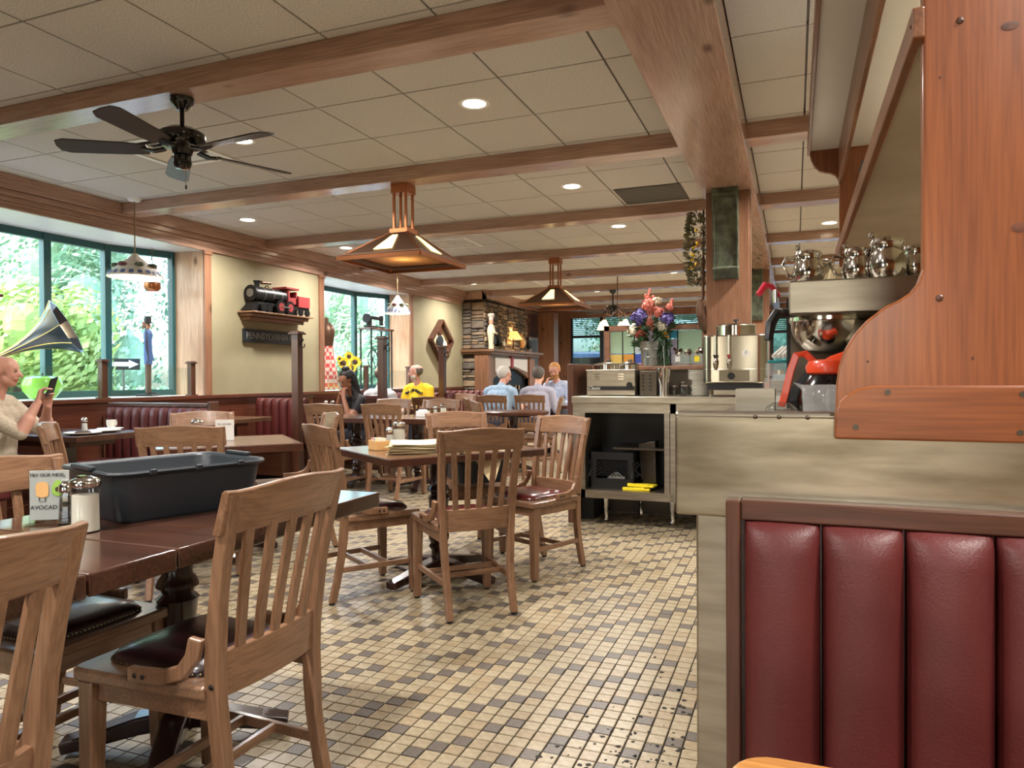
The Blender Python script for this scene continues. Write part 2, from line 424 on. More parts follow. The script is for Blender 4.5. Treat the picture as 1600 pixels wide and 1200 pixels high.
# ---- ceiling: plenum slab, grid, tiles
ceil = MB().b2((-7,-4.2,CE+.03),(3.4,YB+.2,CE+.12)).build('ceiling', 'plenum'); struct(ceil, 'suspended ceiling of speckled grey-beige square tiles', 'ceiling')
BEAMS = [-1.05, .98, 3.03, 5.08, 7.1, 9.12, 11.02, 12.9, 14.75, 16.6]
BW = .2; BZ = 2.765
unit = MB().box((0,0,0), (1,1,1)).mesh('ceiling_tile', 'ceil_tile')
gx = [-2.776+.61*i for i in range(-5, 4)]
xs_left = [-6.0]+gx+[-.72]
xs_right = [-.30, .06, .67, 1.28, 1.89, 2.5, 3.2]
far_t = MB(); grid = MB(); tiles = []
VENT = [((-4.606,-3.996), (3.77,4.386))]
for bi in range(len(BEAMS)):
    ya = BEAMS[bi]+BW; yb = BEAMS[bi+1] if bi+1 < len(BEAMS) else YB
    rows = [yb-.07-.617*k for k in range(3)]
    ys = sorted([ya]+[r_ for r_ in rows if r_ > ya+.05]+[yb])
    for xs in (xs_left, xs_right):
        for i in range(len(xs)-1):
            for j in range(len(ys)-1):
                g = .006
                x0, x1, y0, y1 = xs[i]+g, xs[i+1]-g, ys[j]+g, ys[j+1]-g
                if x1-x0 < .02 or y1-y0 < .02: continue
                c = ((x0+x1)/2, (y0+y1)/2, CE+.009); s = (x1-x0, y1-y0, .018)
                if any(abs(c[0]-vx) < .25 and abs(c[1]-vy) < .3 for vx, vy in ((-4.3,4.08),(-4.0,8.2),(-4.0,12.3))): continue
                if -.5 < y0 and y1 < 13.5 and len(tiles) < 296 and (x1 < 1.3): tiles.append((c, s))
                else: far_t.box(c, s)
for c, s in tiles:
    o = bpy.data.objects.new('ceiling_tile', unit); COL.objects.link(o); o.parent = ceil; o.location = c; o.scale = s
o = far_t.build('ceiling_tile_field', 'ceil_tile', ceil); o['kind'] = 'stuff'
for x in gx+xs_right[1:-1]: grid.b2((x-.011,-4,CE+.012),(x+.011,YB,CE+.02))
for bi in range(len(BEAMS)):
    yb = BEAMS[bi+1] if bi+1 < len(BEAMS) else YB
    for k in range(3): grid.b2((XW,yb-.07-.617*k-.011,CE+.012),(3.2,yb-.07-.617*k+.011,CE+.02))
grid.build('ceiling_grid', 'ceil_grid', ceil)
# ---- beams
for i, y in enumerate(BEAMS):
    o = MB().b2((XW+.1,y,BZ),(-.70,y+BW,CE+.02)).build('ceiling_beam', 'beam', bevel=.006); struct(o, 'cross beam of knotty wood, number %d from the near end, left of the main beam' % (i+1), 'beam')
    if 3 <= i:
        o = MB().b2((-.32,y,BZ),(3.2,y+BW,CE+.02)).build('ceiling_beam', 'beam', bevel=.006); struct(o, 'cross beam of knotty wood, number %d from the near end, right of the main beam' % (i+1), 'beam')
o = MB().b2((-.72,-4,2.70),(-.30,YB,CE+.02)).build('main_beam', 'beam_y', bevel=.006); struct(o, 'wide main ceiling beam running the length of the room onto the column', 'beam')
# columns
for k, y in enumerate((6.2, 11.0)):
    c = MB().b2((-.69,y,0),(-.345,y+.34,2.70)).build('column', 'pine_z', bevel=.006); struct(c, ('square pine column behind the coffee urn', 'second square pine column farther back')[k], 'column')
    MB().b2((-.348,y+.02,0),(-.336,y+.05,2.70)).build('corner_strip', 'oak', c)
# ---- left wall
BAYS = [(2.75,6.2), (8.37,10.79)]
wl = MB(); edges = [(-4,2.75), (6.2,8.37), (10.79,YB)]
for a, b_ in edges: wl.b2((XW-.2,a,1.0),(XW,b_,CE))
for a, b_ in BAYS: wl.b2((XW-.2,a,2.67),(XW,b_,CE))
wl = wl.build('wall_left', 'wall'); struct(wl, 'cream painted window wall on the left', 'wall')
m_ = MB(); m_.b2((XW-.2,-4,0),(XW+.02,YB,.96)); m_.b2((XW-.02,-4,.96),(XW+.05,YB,1.0)); m_.b2((XW+.02,-4,0),(XW+.035,YB,.12))
wa = m_.build('trim_1', 'wainscot', bevel=.004); struct(wa, 'dark wood wainscot with cap rail along the left wall', 'wainscot')
y = -3.9
pan = MB().box((0,0,0),(.014,.46,.62)).mesh('panel','wainscot')
while y < 12.5:
    o = bpy.data.objects.new('panel', pan); COL.objects.link(o); o.parent = wa; o.location = (XW+.026, y+.25, .52); y += .55
m_ = MB(); m_.b2((XW,-4,2.75),(XW+.11,12.85,CE)); m_.b2((XW,-4,2.70),(XW+.08,12.85,2.75)); m_.b2((XW,-4,2.66),(XW+.055,12.85,2.70)); m_.b2((XW,-4,2.60),(XW+.03,12.85,2.66)); m_.b2((XW,-4,2.645),(XW+.042,12.85,2.66))
o = m_.build('trim_2', 'beam_y', bevel=.004); struct(o, 'stepped wooden crown moulding along the left wall', 'moulding')
n = 3
for (a, b_) in BAYS:
    for yy in (a-.045, b_+.045):
        m_ = MB().b2((XW,yy-.05,1.0),(XW+.03,yy+.05,2.6)).b2((XW,yy-.06,2.56),(XW+.045,yy+.06,2.60))
        o = m_.build('trim_%d' % n, 'pine_z', bevel=.004); struct(o, 'pine casing board at the %s edge of the %s bay window' % ('near' if yy < a+.2 else 'far', 'near' if a < 5 else 'far'), 'casing'); n += 1
# ---- bay windows
def bay(idx, y0, y1, mulls, name):
    XO = -6.75; JX = -6.5
    pts = [(JX,y0+.04), (XO,y0+.68)]+[(XO,m) for m in mulls]+[(XO,y1-.68), (JX,y1-.04)]
    w = thing('window_%d' % idx, 'green framed bay window of several tall panes, the one %s' % name, 'window', (0,0,0)); w['kind'] = 'structure'
    poly = [(XW,y0), (JX,y0+.04), (XO-.06,y0+.66), (XO-.06,y1-.66), (JX,y1-.04), (XW,y1)]
    MB().prism(poly, .95, 1.0, 'z').build('window_sill', 'white', w, bevel=.004)
    MB().prism(poly, 2.6, 2.66, 'z').build('soffit', 'soffit', w)
    MB().prism([(XW-.2,y0), (JX,y0+.04), (XO-.06,y0+.66), (XO-.06,y1-.66), (JX,y1-.04), (XW-.2,y1)], 0, .95, 'z').build('apron_wall', 'wall', w)
    for s, yy in ((1, y0), (-1, y1)):
        MB().hexa([(XW,yy+s*.006,1.0),(JX,yy+s*.045,1.0),(JX,yy-s*.01,1.0),(XW,yy-s*.04,1.0),(XW,yy+s*.006,2.6),(JX,yy+s*.045,2.6),(JX,yy-s*.01,2.6),(XW,yy-s*.04,2.6)]).build('jamb', 'pine_pale', w)
    for p in pts: MB().box((p[0],p[1],1.8),(.075,.075,1.6)).build('mullion', 'frame_green', w, bevel=.004)
    for p, q in zip(pts[:-1], pts[1:]):
        fr = MB()
        for z in (1.03, 2.565): fr.bar((p[0],p[1],z),(q[0],q[1],z),.06,.07)
        f = fr.build('frame', 'frame_green', w)
        MB().bar((p[0],p[1],1.8),(q[0],q[1],1.8),.006,1.5).build('pane', 'glass', f)
bay(1, 2.75, 6.2, (4.14, 4.86), 'nearer, beside the gramophone horn')
bay(2, 8.37, 10.79, (), 'farther, behind the sewing machine')
# ---- far wall with its windows
XA = -5.3
m_ = MB(); m_.b2((XW,YB,0),(XA,YB+.2,CE)); m_.b2((XA,YB,0),(3.2,YB+.2,.8)); m_.b2((XA,YB,2.66),(3.2,YB+.2,CE)); m_.b2((1.9,YB,.8),(3.2,YB+.2,2.66))
wb = m_.build('wall_back', 'pine_z'); struct(wb, 'far pine clad wall with a row of windows', 'wall')
w = thing('window_3', 'row of dark framed windows in the far wall with grey blinds', 'window', (0,0,0)); w['kind'] = 'structure'
for k in range(9):
    x = XA+.9*k*.88889
    MB().b2((x-.045,YB+.02,.8),(x+.045,YB+.1,2.66)).build('mullion', 'frame_black', w)
mat('blind', (112,112,108), .7)
for k in range(8):
    x = XA+.8*k+.045
    MB().b2((x,YB+.05,2.16),(x+.71,YB+.1,2.22)).build('transom', 'frame_black', w)
    MB().b2((x,YB+.06,.8),(x+.71,YB+.066,2.66)).build('pane', 'glass_tint', w)
    bl = MB()
    for q in range(10): bl.box((x+.355, YB+.0, 2.62-.045*q), (.70,.03,.004), M=Matrix.Rotation(R(35),3,'X'))
    bl.build('blind', 'blind', w)
# ---- right wall and the wall behind the camera
o = MB().b2((3.2,-4,0),(3.4,YB,CE)).build('wall_right', 'wall'); struct(o, 'plain cream right wall', 'wall')
m_ = MB(); m_.b2((XW,-4.2,0),(3.2,-4,.9)); m_.b2((XW,-4.2,2.2),(3.2,-4,CE))
for x, x2 in ((XW,-3.4),(-2.3,-.2),(.9,3.2)): m_.b2((x,-4.2,.9),(x2,-4,2.2))  # gaps added in this unseen wall, sized to brighten the steel
o = m_.build('wall_front', 'wall'); struct(o, 'cream wall with two added light openings behind the viewer', 'wall')

# ---- ceiling fittings
def downlight(x, y, nm, on=True):
    t = thing('downlight', nm, 'ceiling light', (x,y,CE), 0, 'recessed downlights')
    MB().lathe([(.072,-.002),(.095,-.004),(.098,0),(.098,.006),(.072,.006)], n=24, cap=False).build('trim_ring', 'white', t, smooth=True)
    MB().lathe([(0.001,-.001),(.074,-.001),(.074,.004)], n=24).build('lens', 'lamp_disc', t)
    L = bpy.data.lights.new('downlight_lamp', 'AREA'); L.shape = 'DISK'; L.size = .14; L.energy = DL; L.color = (1,.96,.91); L.spread = R(150)
    lo = bpy.data.objects.new('lamp', L); COL.objects.link(lo); lo.parent = t; lo.location = (0,0,-.012)
DL = 34
k = 0
pos = []
for y in (-1.6, .15, 2.12, 4.08, 6.17, 8.0, 9.85, 11.9, 13.8, 15.6): pos.append((-1.84, y))
for y in (6.14, 7.95, 9.9, 11.9): pos.append((-5.42, y))
pos += [(-3.65,.15), (-3.65,4.08), (-3.65,13.9), (-3.65,15.6)]  # last two are added to brighten the fireplace front
for y in (-.4, 1.0, 2.6, 4.3, 5.9, 7.55, 8.74, 9.83, 11.5, 13.4): pos.append((.36 if y > 5 else 1.15, y))
for x, y in pos:
    if x < -5: row = 'by the window wall'
    elif x < -3: row = 'passing the ceiling fans, last two added'
    elif x < -1: row = 'over the aisle'
    else: row = 'right of the main beam'
    ys = sorted(q[1] for q in pos if abs(q[0]-x) < .9)
    downlight(x, y, '%s round downlight from the near end, in the row %s' % (('first','second','third','fourth','fifth','sixth','seventh','eighth','ninth','tenth')[ys.index(y)], row))
def vent(x, y, nm):
    t = thing('air_vent', nm, 'vent', (x,y,CE-.002), 0, 'ceiling air vents')
    m_ = MB()
    for a, b_ in (((-.3,-.3),(.3,-.26)), ((-.3,.26),(.3,.3)), ((-.3,-.26),(-.26,.26)), ((.26,-.26),(.3,.26))): m_.b2((a[0],a[1],-.008),(b_[0],b_[1],.02))
    m_.build('frame', 'white', t)
    for s in (.24, .17, .10):
        m_ = MB()
        for q in range(4):
            a = Matrix.Rotation(R(90*q), 4, 'Z')
            mm = MB().hexa([(-s,-s,.0),(s,-s,.0),(s-.045,-s+.045,.035),(-s+.045,-s+.045,.035),(-s,-s,.004),(s,-s,.004),(s-.045,-s+.045,.039),(-s+.045,-s+.045,.039)]).tf(a)
            m_.add(mm.v, mm.f)
        m_.build('louvre', 'white', t)
vent(-4.3, 4.08, 'square white ceiling vent behind the black ceiling fan')
vent(-4.0, 8.2, 'square white ceiling vent just right of the nearer copper pyramid lamp')
vent(-4.0, 12.3, 'square white ceiling vent left of the farther copper pyramid lamp')
t = thing('return_grille', 'rectangular grey ventilation grille beside the main beam', 'vent', (-1.23,6.72,CE-.004))
m_ = MB()
for q in range(16): m_.box((0,-.28+.037*q,0),(.58,.016,.01))
m_.build('slat', 'grey_metal', t); m_.v = []; m_.f = []
m_.b2((-.3,-.3,.001),(.3,.3,.003)); m_.build('backing', 'ceil_grid', t)
# ================================================================== NEAR COUNTER END, BOOTH, HUTCH
YE = 1.35
# peninsula counter: steel clad, end cap towards the viewer
t = thing('service_counter', 'long steel clad service counter with a dented apron, behind the red booth', 'counter', (0,0,0))
MB().prism([(-.17,0),(.9,0),(.9,1.06),(-.17,1.06)], YE+.01, 4.0, 'y').build('body', 'steel', t, bevel=.004)
MB().b2((-.205,YE-.012,.927),(.95,YE+.012,1.112)).build('apron', 'steel_worn', t, bevel=.006, seg=3)
MB().b2((-.205,YE+.012,1.05),(.95,4.0,1.075)).build('top_sheet', 'steel', t, bevel=.004)
MB().b2((-.205,YE-.012,1.104),(.95,YE+.05,1.116)).build('rolled_edge', 'steel', t, bevel=.005)
MB().b2((-.205,YE+.012,.93),(-.18,4.0,1.06)).build('side_apron', 'steel_worn', t)
for px in (1180, 1217, 1262): p = ony(px, 648, YE-.014); MB().ell((p.x, YE-.013, 1.108), .004, 8, 6).build('rivet', 'steel_dark', t)

# booth
b = thing('booth_bench', 'nearest booth bench with burgundy channelled vinyl back under the wooden hutch', 'booth', (0,0,0))
MB().b2((-.112,YE-.055,0),(-.088,YE-.013,.965)).build('end_board', 'walnut_z', b, bevel=.003)
MB().b2((-.088,YE-.05,.932),(1.1,YE-.013,.966)).build('top_rail', 'walnut', b, bevel=.003)
MB().b2((-.088,YE-.03,.3),(1.1,YE-.013,.94)).build('back_board', 'walnut', b)
cw = .1235
for k in range(8):
    xc = -.083+cw*(k+.5); w = cw/2-.001
    rings = []
    for (z, f) in ((.30,1),(.40,1),(.6,1.03),(.80,1.05),(.88,1.0),(.912,.86),(.928,.55),(.933,.12)):
        ring = []
        for q in range(13):
            a = math.pi*q/12
            ring.append((xc-w*math.cos(a), YE-.03-.058*f*math.sin(a)**.6, z))
        ring += [(xc+w, YE-.02, z), (xc-w, YE-.02, z)]
        rings.append(ring)
    MB().loft(rings).build('channel', 'vinyl', b, smooth=R(60))
MB().b2((-.088,YE-.50,.36),(1.1,YE-.09,.46)).build('seat_cushion', 'vinyl', b, bevel=.03, seg=4)
MB().b2((-.07,YE-.47,0),(1.08,YE-.05,.36)).build('seat_base', 'walnut', b)
# our own table corner
tb = thing('dining_table', 'pale wooden table with a rounded corner at the bottom edge of the picture', 'table', (0,0,0))
c0 = onz(1112, 1192, .74)
x0 = c0.x; y1 = onz(1160, 1172, .74).y
poly = [(x0+.55+p[0]+.02, y1-.27+p[1]) for p in rrect(1.1, .54, .05, 6)]
MB().prism(poly, .70, .74, 'z').build('table_top', 'light_table', tb, bevel=.006, seg=3)
MB().b2((x0+.5,y1-.32,0),(x0+.6,y1-.22,.70)).build('leg', 'dark_turned', tb)
MB().b2((x0+.25,y1-.34,0),(x0+.85,y1-.20,.04)).build('foot', 'dark_turned', tb)

mat('knot', (112,62,36), .45, c2=(78,44,28), nscale=60)
# hutch
h = thing('hutch', 'orange pine shelf hutch with curved side panels standing on the steel counter', 'shelf unit', (0,0,0))
lo_c = [(.064,1.075),(.064,1.15)]
prof = [(.80,1.075),(.064,1.075),(.066,1.165),(.070,1.195),(.078,1.222),(.092,1.248),(.112,1.272),(.138,1.293),(.160,1.304),(.176,1.315),(.187,1.33),(.194,1.352),(.194,2.07),(.19,2.095),(.178,2.115),(.158,2.127),(.136,2.132),(.11,2.142),(.088,2.165),(.072,2.20),(.066,2.235),(.066,2.50),(.80,2.50)]
for y in (YE-.0118, 3.7): MB().prism(prof if y > 2 else [(q[0], max(q[1], 1.1165)) for q in prof], y, y+.028, 'y').build('side_panel', 'hutch', h, bevel=.004, seg=3)
lp = [(.80,1.074),(.062,1.074),(.062,1.118),(.068,1.135),(.080,1.148),(.098,1.158),(.120,1.163),(.80,1.163)]
led = MB().prism(lp, YE-.034, YE-.0122, 'y').build('ledger_board', 'hutch_x', h, bevel=.004, seg=3)
for px, py in ((1337,667),(1387,613),(1594,676),(1598,616)):
    p = ony(px, py, YE-.034); m_ = MB().cyl((p.x,YE-.0352,p.z),(p.x,YE-.030,p.z),.0045,n=12); m_.build('screw', 'steel_dark', led)
for px, py in ((1500,32),(1468,466)):
    p = ony(px, py, YE-.012); MB().ell((p.x,YE-.0115,p.z),(.006,.003,.006),10,6).build('plug', 'walnut', h)
for px, py, a_, b_ in ((1578,40,.012,.007),(1592,355,.010,.008),(1428,42,.006,.005),(1470,120,.0025,.0025),(1356,565,.002,.002),(1520,560,.002,.003)):
    p = ony(px, py, YE-.012); kn = MB().lathe([(.001,0),(a_,0),(a_,.0006),(a_*.55,.0008),(.001,.0008)], n=18, sy=b_/a_).tf(Matrix.Translation((p.x,YE-.0118,p.z)) @ Matrix.Rotation(R(90),4,'X')).build('knot', 'knot', h)
# shelf A
MB().b2((.19,YE+.016,1.745),(.80,3.7,1.765)).build('shelf', 'steel_soft', h)
MB().b2((.178,YE-.02,1.725),(.196,3.72,1.775)).build('shelf_lip', 'hutch_y', h, bevel=.003)
MB().b2((.066,YE+.016,2.24),(.80,3.7,2.26)).build('upper_shelf', 'soffit', h)
MB().b2((.056,YE+.0,2.222),(.070,3.72,2.285)).build('upper_lip', 'hutch_y', h, bevel=.003)
MB().b2((.19,YE+.016,2.075),(.206,3.7,2.24)).build('valance', 'hutch_y', h, bevel=.003)
# things on the hutch shelf
t = thing('frying_pan', 'small steel pan standing on edge behind the lip of the hutch shelf', 'pan', (.27,2.35,1.765))
MB().lathe([(.02,0),(.10,.0),(.125,.035),(.122,.035),(.098,.006),(.001,.004)], n=24).tf(Matrix.Translation((0,0,.128)) @ Matrix.Rotation(R(90),4,'Y') @ Matrix.Rotation(R(12),4,'X')).build('bowl', 'steel', t, smooth=True)
MB().bar((0.02,0,.24),(0.02,.0,.30),.02,.008).build('handle', 'black', t)
t = thing('iron_trivet', 'dark cast iron ornament on the hutch shelf near its far end', 'ornament', (.27,3.2,1.765))
MB().lathe([(.03,0),(.055,.01),(.05,.06),(.075,.11),(.06,.17),(.03,.2),(.045,.23),(.03,.27),(.001,.28)], n=14, sx=.7).build('body', 'iron', t, smooth=True)
MB().box((0,-.05,.2),(.03,.07,.03)).build('spout', 'iron', t, bevel=.006)

# coffee brewer
ZC = 1.075
t = thing('coffee_brewer', 'low steel coffee brewer with a wide warming shelf on top, beside the hutch', 'coffee maker', (0,0,0))
MB().b2((-.015,2.06,1.343),(.60,2.46,1.432)).build('warmer_top', 'steel', t, bevel=.004)
MB().b2((-.025,2.5,ZC),(-.012,2.52,1.43)).build('back_post', 'black', t)
MB().b2((.30,2.12,ZC),(.60,2.46,1.343)).build('body', 'steel', t, bevel=.004)
MB().b2((-.012,2.36,ZC),(.30,2.46,1.343)).build('rear_panel', 'steel_dark', t)
fu = MB().lathe([(.035,1.262),(.062,1.275),(.082,1.30),(.093,1.325),(.097,1.350),(.101,1.352),(.101,1.363),(.001,1.363)], (.085,2.2,-.021), 28).build('filter_basket', 'chrome', t, smooth=True)
MB().tube([(.0,2.12,1.352),(-.045,2.07,1.348),(-.06,2.055,1.32),(-.066,2.048,1.275)], [.013,.014,.014,.011], 8).build('basket_handle', 'black', fu, smooth=True)
f2 = MB().tube([(-.04,2.12,1.40),(-.06,2.10,1.425),(-.075,2.085,1.428),(-.092,2.07,1.40)], [.006,.008,.009,.008], 8).build('hot_water_lever', 'pinkred', t, smooth=True)
MB().cyl((-.05,2.1,1.38),(-.05,2.1,1.415),.006).build('tap', 'chrome', f2)
# carafe
t = thing('coffee_carafe', 'black glass coffee carafe with a bright orange collar and handle', 'coffee pot', (.085,2.02,ZC))
MB().lathe([(.001,0),(.07,0),(.082,.02),(.084,.045),(.076,.075),(.058,.1),(.05,.112)], n=28, cap=False).build('bowl', 'black_gloss', t, smooth=True)
cl = MB().lathe([(.053,.108),(.058,.112),(.060,.128),(.052,.142),(.04,.146),(.001,.146)], n=28).build('collar', 'orange', t, smooth=True)
MB().hexa([(-.02,-.03,.142),(.075,-.04,.146),(.075,.04,.146),(-.02,.03,.142),(.0,-.02,.155),(.06,-.02,.176),(.06,.02,.176),(0,.02,.155)]).build('lid', 'orange', t, bevel=.003)
MB().sweep([(-.035,0,.135),(-.06,-.004,.162),(-.082,-.008,.158),(-.095,-.01,.12),(-.108,-.012,.06),(-.118,-.012,.025)], [(-.009,-.006),(.009,-.006),(.009,.006),(-.009,.006)], (0,1,0)).build('handle', 'orange', t, bevel=.002)
MB().sweep([(-.05,0,.115),(-.085,-.004,.07),(-.09,-.004,.04),(-.07,0,.02)], [(-.009,-.004),(.009,-.004),(.009,.004),(-.009,.004)], (0,1,0)).build('handle_rear', 'black', t)
# creamers
def creamer(x, y, nm, s=1.0, rz=0):
    t = thing('creamer', nm, 'creamer', (x,y,1.4325), rz, 'steel creamers on the brewer')
    MB().lathe([(.001,0),(.034*s,0),(.040*s,.012*s),(.042*s,.03*s),(.036*s,.055*s),(.032*s,.068*s),(.036*s,.078*s),(.034*s,.078*s),(.03*s,.066*s),(.034*s,.05*s),(.001,.02)], n=22, cap=False).build('body', 'chrome', t, smooth=True)
    MB().tube([(.036*s,0,.066*s),(.06*s,0,.07*s),(.07*s,0,.05*s),(.055*s,0,.02*s),(.038*s,0,.016*s)], .005*s, 8).build('handle', 'chrome', t, smooth=True)
    l = MB().lathe([(.036*s,.078*s),(.033*s,.086*s),(.012*s,.092*s),(.001,.092*s)], n=20).build('lid', 'chrome', t, smooth=True)
    MB().ell((.03*s,0,.098*s), .008*s, 8, 6).build('thumb_piece', 'chrome', l, smooth=True)
creamer(.035, 2.14, 'polished steel creamer at the left end of the brewer top', 1.0, R(200))
creamer(.075, 2.30, 'polished steel creamer behind the leftmost one on the brewer top', .95, R(150))
creamer(.155, 2.12, 'polished steel creamer in the middle of the brewer top with its handle to the left', .95, R(180))
creamer(.222, 2.10, 'large polished steel creamer beside the curved hutch panel', 1.15, R(180))
creamer(.30, 2.16, 'polished steel creamer half hidden by the hutch panel', 1.0, R(40))
t = MB().lathe([(.04,0),(.03,.045),(.026,.05),(.001,.05)], n=10, sx=.8).build('paper_cup', 'parchment', loc=(.115,2.24,1.4325)); tag(t, 'upside down paper cup between the steel creamers', 'cup')
# steel bin, pitchers, glass cup
t = thing('steel_bin', 'small plain steel box on the counter left of the carafe', 'box', (-.10,2.1,ZC))
m_ = MB(); m_.b2((-.05,-.06,0),(.05,-.056,.07)); m_.b2((-.05,.056,0),(.05,.06,.07)); m_.b2((-.05,-.056,0),(-.046,.056,.07)); m_.b2((.046,-.056,0),(.05,.056,.07)); m_.b2((-.046,-.056,0),(.046,.056,.005))
m_.build('shell', 'steel', t)
def pitcher(x, y, s, nm, rz):
    t = thing('plastic_pitcher', nm, 'pitcher', (x,y,ZC), rz)
    MB().lathe([(.001,.002),(.040*s,.002),(.043*s,.01),(.047*s,.08*s),(.050*s,.105*s),(.048*s,.105*s),(.045*s,.08*s),(.040*s,.008),(.001,.006)], n=24, cap=False).build('body', 'cloudy', t, smooth=True)
    MB().hexa([(.044*s,-.014*s,.09*s),(.05*s,-.012*s,.105*s),(.05*s,.012*s,.105*s),(.044*s,.014*s,.09*s),(.07*s,-.003*s,.108*s),(.073*s,-.003*s,.112*s),(.073*s,.003*s,.112*s),(.07*s,.003*s,.108*s)]).build('spout', 'cloudy', t)
    MB().tube([(-.046*s,0,.095*s),(-.08*s,0,.095*s),(-.085*s,0,.06*s),(-.075*s,0,.025*s),(-.045*s,0,.02*s)], .007*s, 8).build('handle', 'cloudy', t, smooth=True)
pitcher(.052, 1.80, .80, 'cloudy plastic pitcher in front of the orange handled carafe', R(160))
pitcher(.125, 1.74, .74, 'cloudy plastic pitcher tucked against the hutch panel', R(20))
t = thing('glass_cup', 'upside down clear glass cup left of the plastic pitcher', 'cup', (-.03,1.75,ZC))
MB().lathe([(.038,0),(.036,.02),(.03,.036),(.018,.044),(.001,.045)], n=22, cap=False).build('bowl', 'clear', t, smooth=True)
MB().lathe([(.039,.0),(.039,.004),(.036,.004),(.036,0)], n=22, cap=False).build('rim', 'chrome', t, smooth=True)
# clutter further along the counter
t = thing('container_stack', 'clear plastic tubs stacked on the counter behind the carafe', 'container', (-.06,2.75,ZC))
for k, z in enumerate((0,.052,.104)):
    MB().prism(rrect(.09-.008*k,.10,.012,3), z, z+.045, 'z').build('tub', 'cloudy', t, bevel=.003)
MB().b2((-.03,-.045,.15),(.035,.045,.16)).build('lid', 'teal', t, bevel=.003)
t = thing('rag', 'crumpled white and green towel lying on the plastic tubs', 'towel', (-.01,2.72,ZC+.162))
rr = random.Random(5); m_ = MB()
for k in range(7): m_.tube([(-.06+.015*k,-.04,.01),(-.03+.014*k,0,.03+.012*rr.random()),(.0+.012*k,.04,.006)], [.008,.012,.007], 7)
m_.build('cloth', 'paper', t, smooth=True)

# ================================================================== BACK COUNTER
YC = 5.55; ZT = 1.025; XL = -1.655
t = thing('steel_counter', 'steel back counter with an open dark cabinet under it', 'counter', (0,0,0))
MB().b2((XL-.004,YC-.02,ZT-.055),(1.6,6.16,ZT)).build('counter_top', 'steel', t, bevel=.004)
MB().b2((XL,YC,.22),(XL+.10,6.12,ZT-.055)).build('end_panel', 'steel', t)
m_ = MB(); m_.b2((XL,YC,.22),(-.84,6.12,.285)); m_.build('bottom_shelf', 'steel', t)
MB().b2((XL+.10,YC,ZT-.13),(-.84,YC+.02,ZT-.055)).build('top_rail', 'steel', t)
MB().b2((XL+.10,6.09,.285),(1.6,6.12,ZT-.055)).build('back_panel', 'black', t)
MB().b2((-.93,YC,.285),(-.89,6.1,ZT-.13)).build('divider', 'steel', t)
MB().b2((-.80,YC,.22),(1.6,6.1,ZT-.055)).build('right_unit', 'steel', t)
MB().b2((XL+.3,YC+.1,.60),(-.93,6.09,.615)).build('inner_shelf', 'steel_dark', t)
MB().b2((-.885,YC+.0,.22),(-.80,YC+.02,ZT-.055)).build('side_stile', 'steel', t)
for x, y in ((-1.43,YC+.18),(-1.2,6.0),(-.9,YC+.2)):
    MB().lathe([(.024,.22),(.024,.12),(.018,.11),(.016,.03),(.022,.02),(.001,0.0)], (x,y,0), 12).build('leg', 'chrome', t, smooth=True)
MB().b2((XL-.0,YC+.25,0),(XL+.10,6.12,.22)).build('plinth', 'black', t)
# half wall behind it
hw = thing('half_wall', 'wooden half wall with a ledge behind the steel back counter', 'partition', (0,0,0))
MB().b2((-1.66,6.20,0),(-.70,6.32,1.24)).build('core', 'steel_dark', hw)
MB().b2((-1.715,5.60,0),(-1.662,6.34,1.285)).build('end_post', 'walnut_z', hw, bevel=.005)
MB().b2((-1.66,6.165,1.235),(-.69,6.42,1.27)).build('ledge', 'pine_y', hw, bevel=.005)
ZL = 1.271
# stained glass screen
sg = thing('stained_glass_screen', 'wood framed stained glass screen on the half wall behind the flowers', 'screen', (0,0,0))
xa, xb, za, zb, ys = -1.60, -.70, ZL, 1.635, 6.36
m_ = MB(); m_.b2((xa,ys,za),(xa+.05,ys+.05,zb)); m_.b2((xb-.04,ys,za),(xb,ys+.05,zb)); m_.b2((xa,ys,zb-.05),(xb,ys+.05,zb)); m_.b2((xa,ys,za),(xb,ys+.05,za+.025)); m_.build('frame', 'pine_y', sg, bevel=.004)
panes = [(0,.27,.30,1,'sg_green'),(.27,.38,.30,1,'sg_white'),(0,.14,0,.30,'sg_yellow'),(.14,.27,0,.30,'sg_amber'),(.27,.38,0,.30,'sg_blue'),(.38,.52,0,1,'sg_lilac'),(.52,.66,.0,.74,'sg_white'),(.52,.66,.74,1,'sg_amber'),(.66,.74,.74,1,'sg_cyan'),(.66,.74,0,.74,'sg_lilac'),(.74,1,0,1,'sg_green')]
wx = xb-.04-xa-.05; wz = zb-.05-za-.025
for a, b_, c, d, mt in panes:
    MB().b2((xa+.05+a*wx+.004,ys+.022,za+.025+c*wz+.004),(xa+.05+b_*wx-.004,ys+.027,za+.025+d*wz-.004)).build('pane', mt, sg)
    MB().b2((xa+.05+b_*wx-.004,ys+.018,za+.025),(xa+.05+b_*wx+.004,ys+.031,za+.025+wz)).build('lead_came', 'iron', sg)

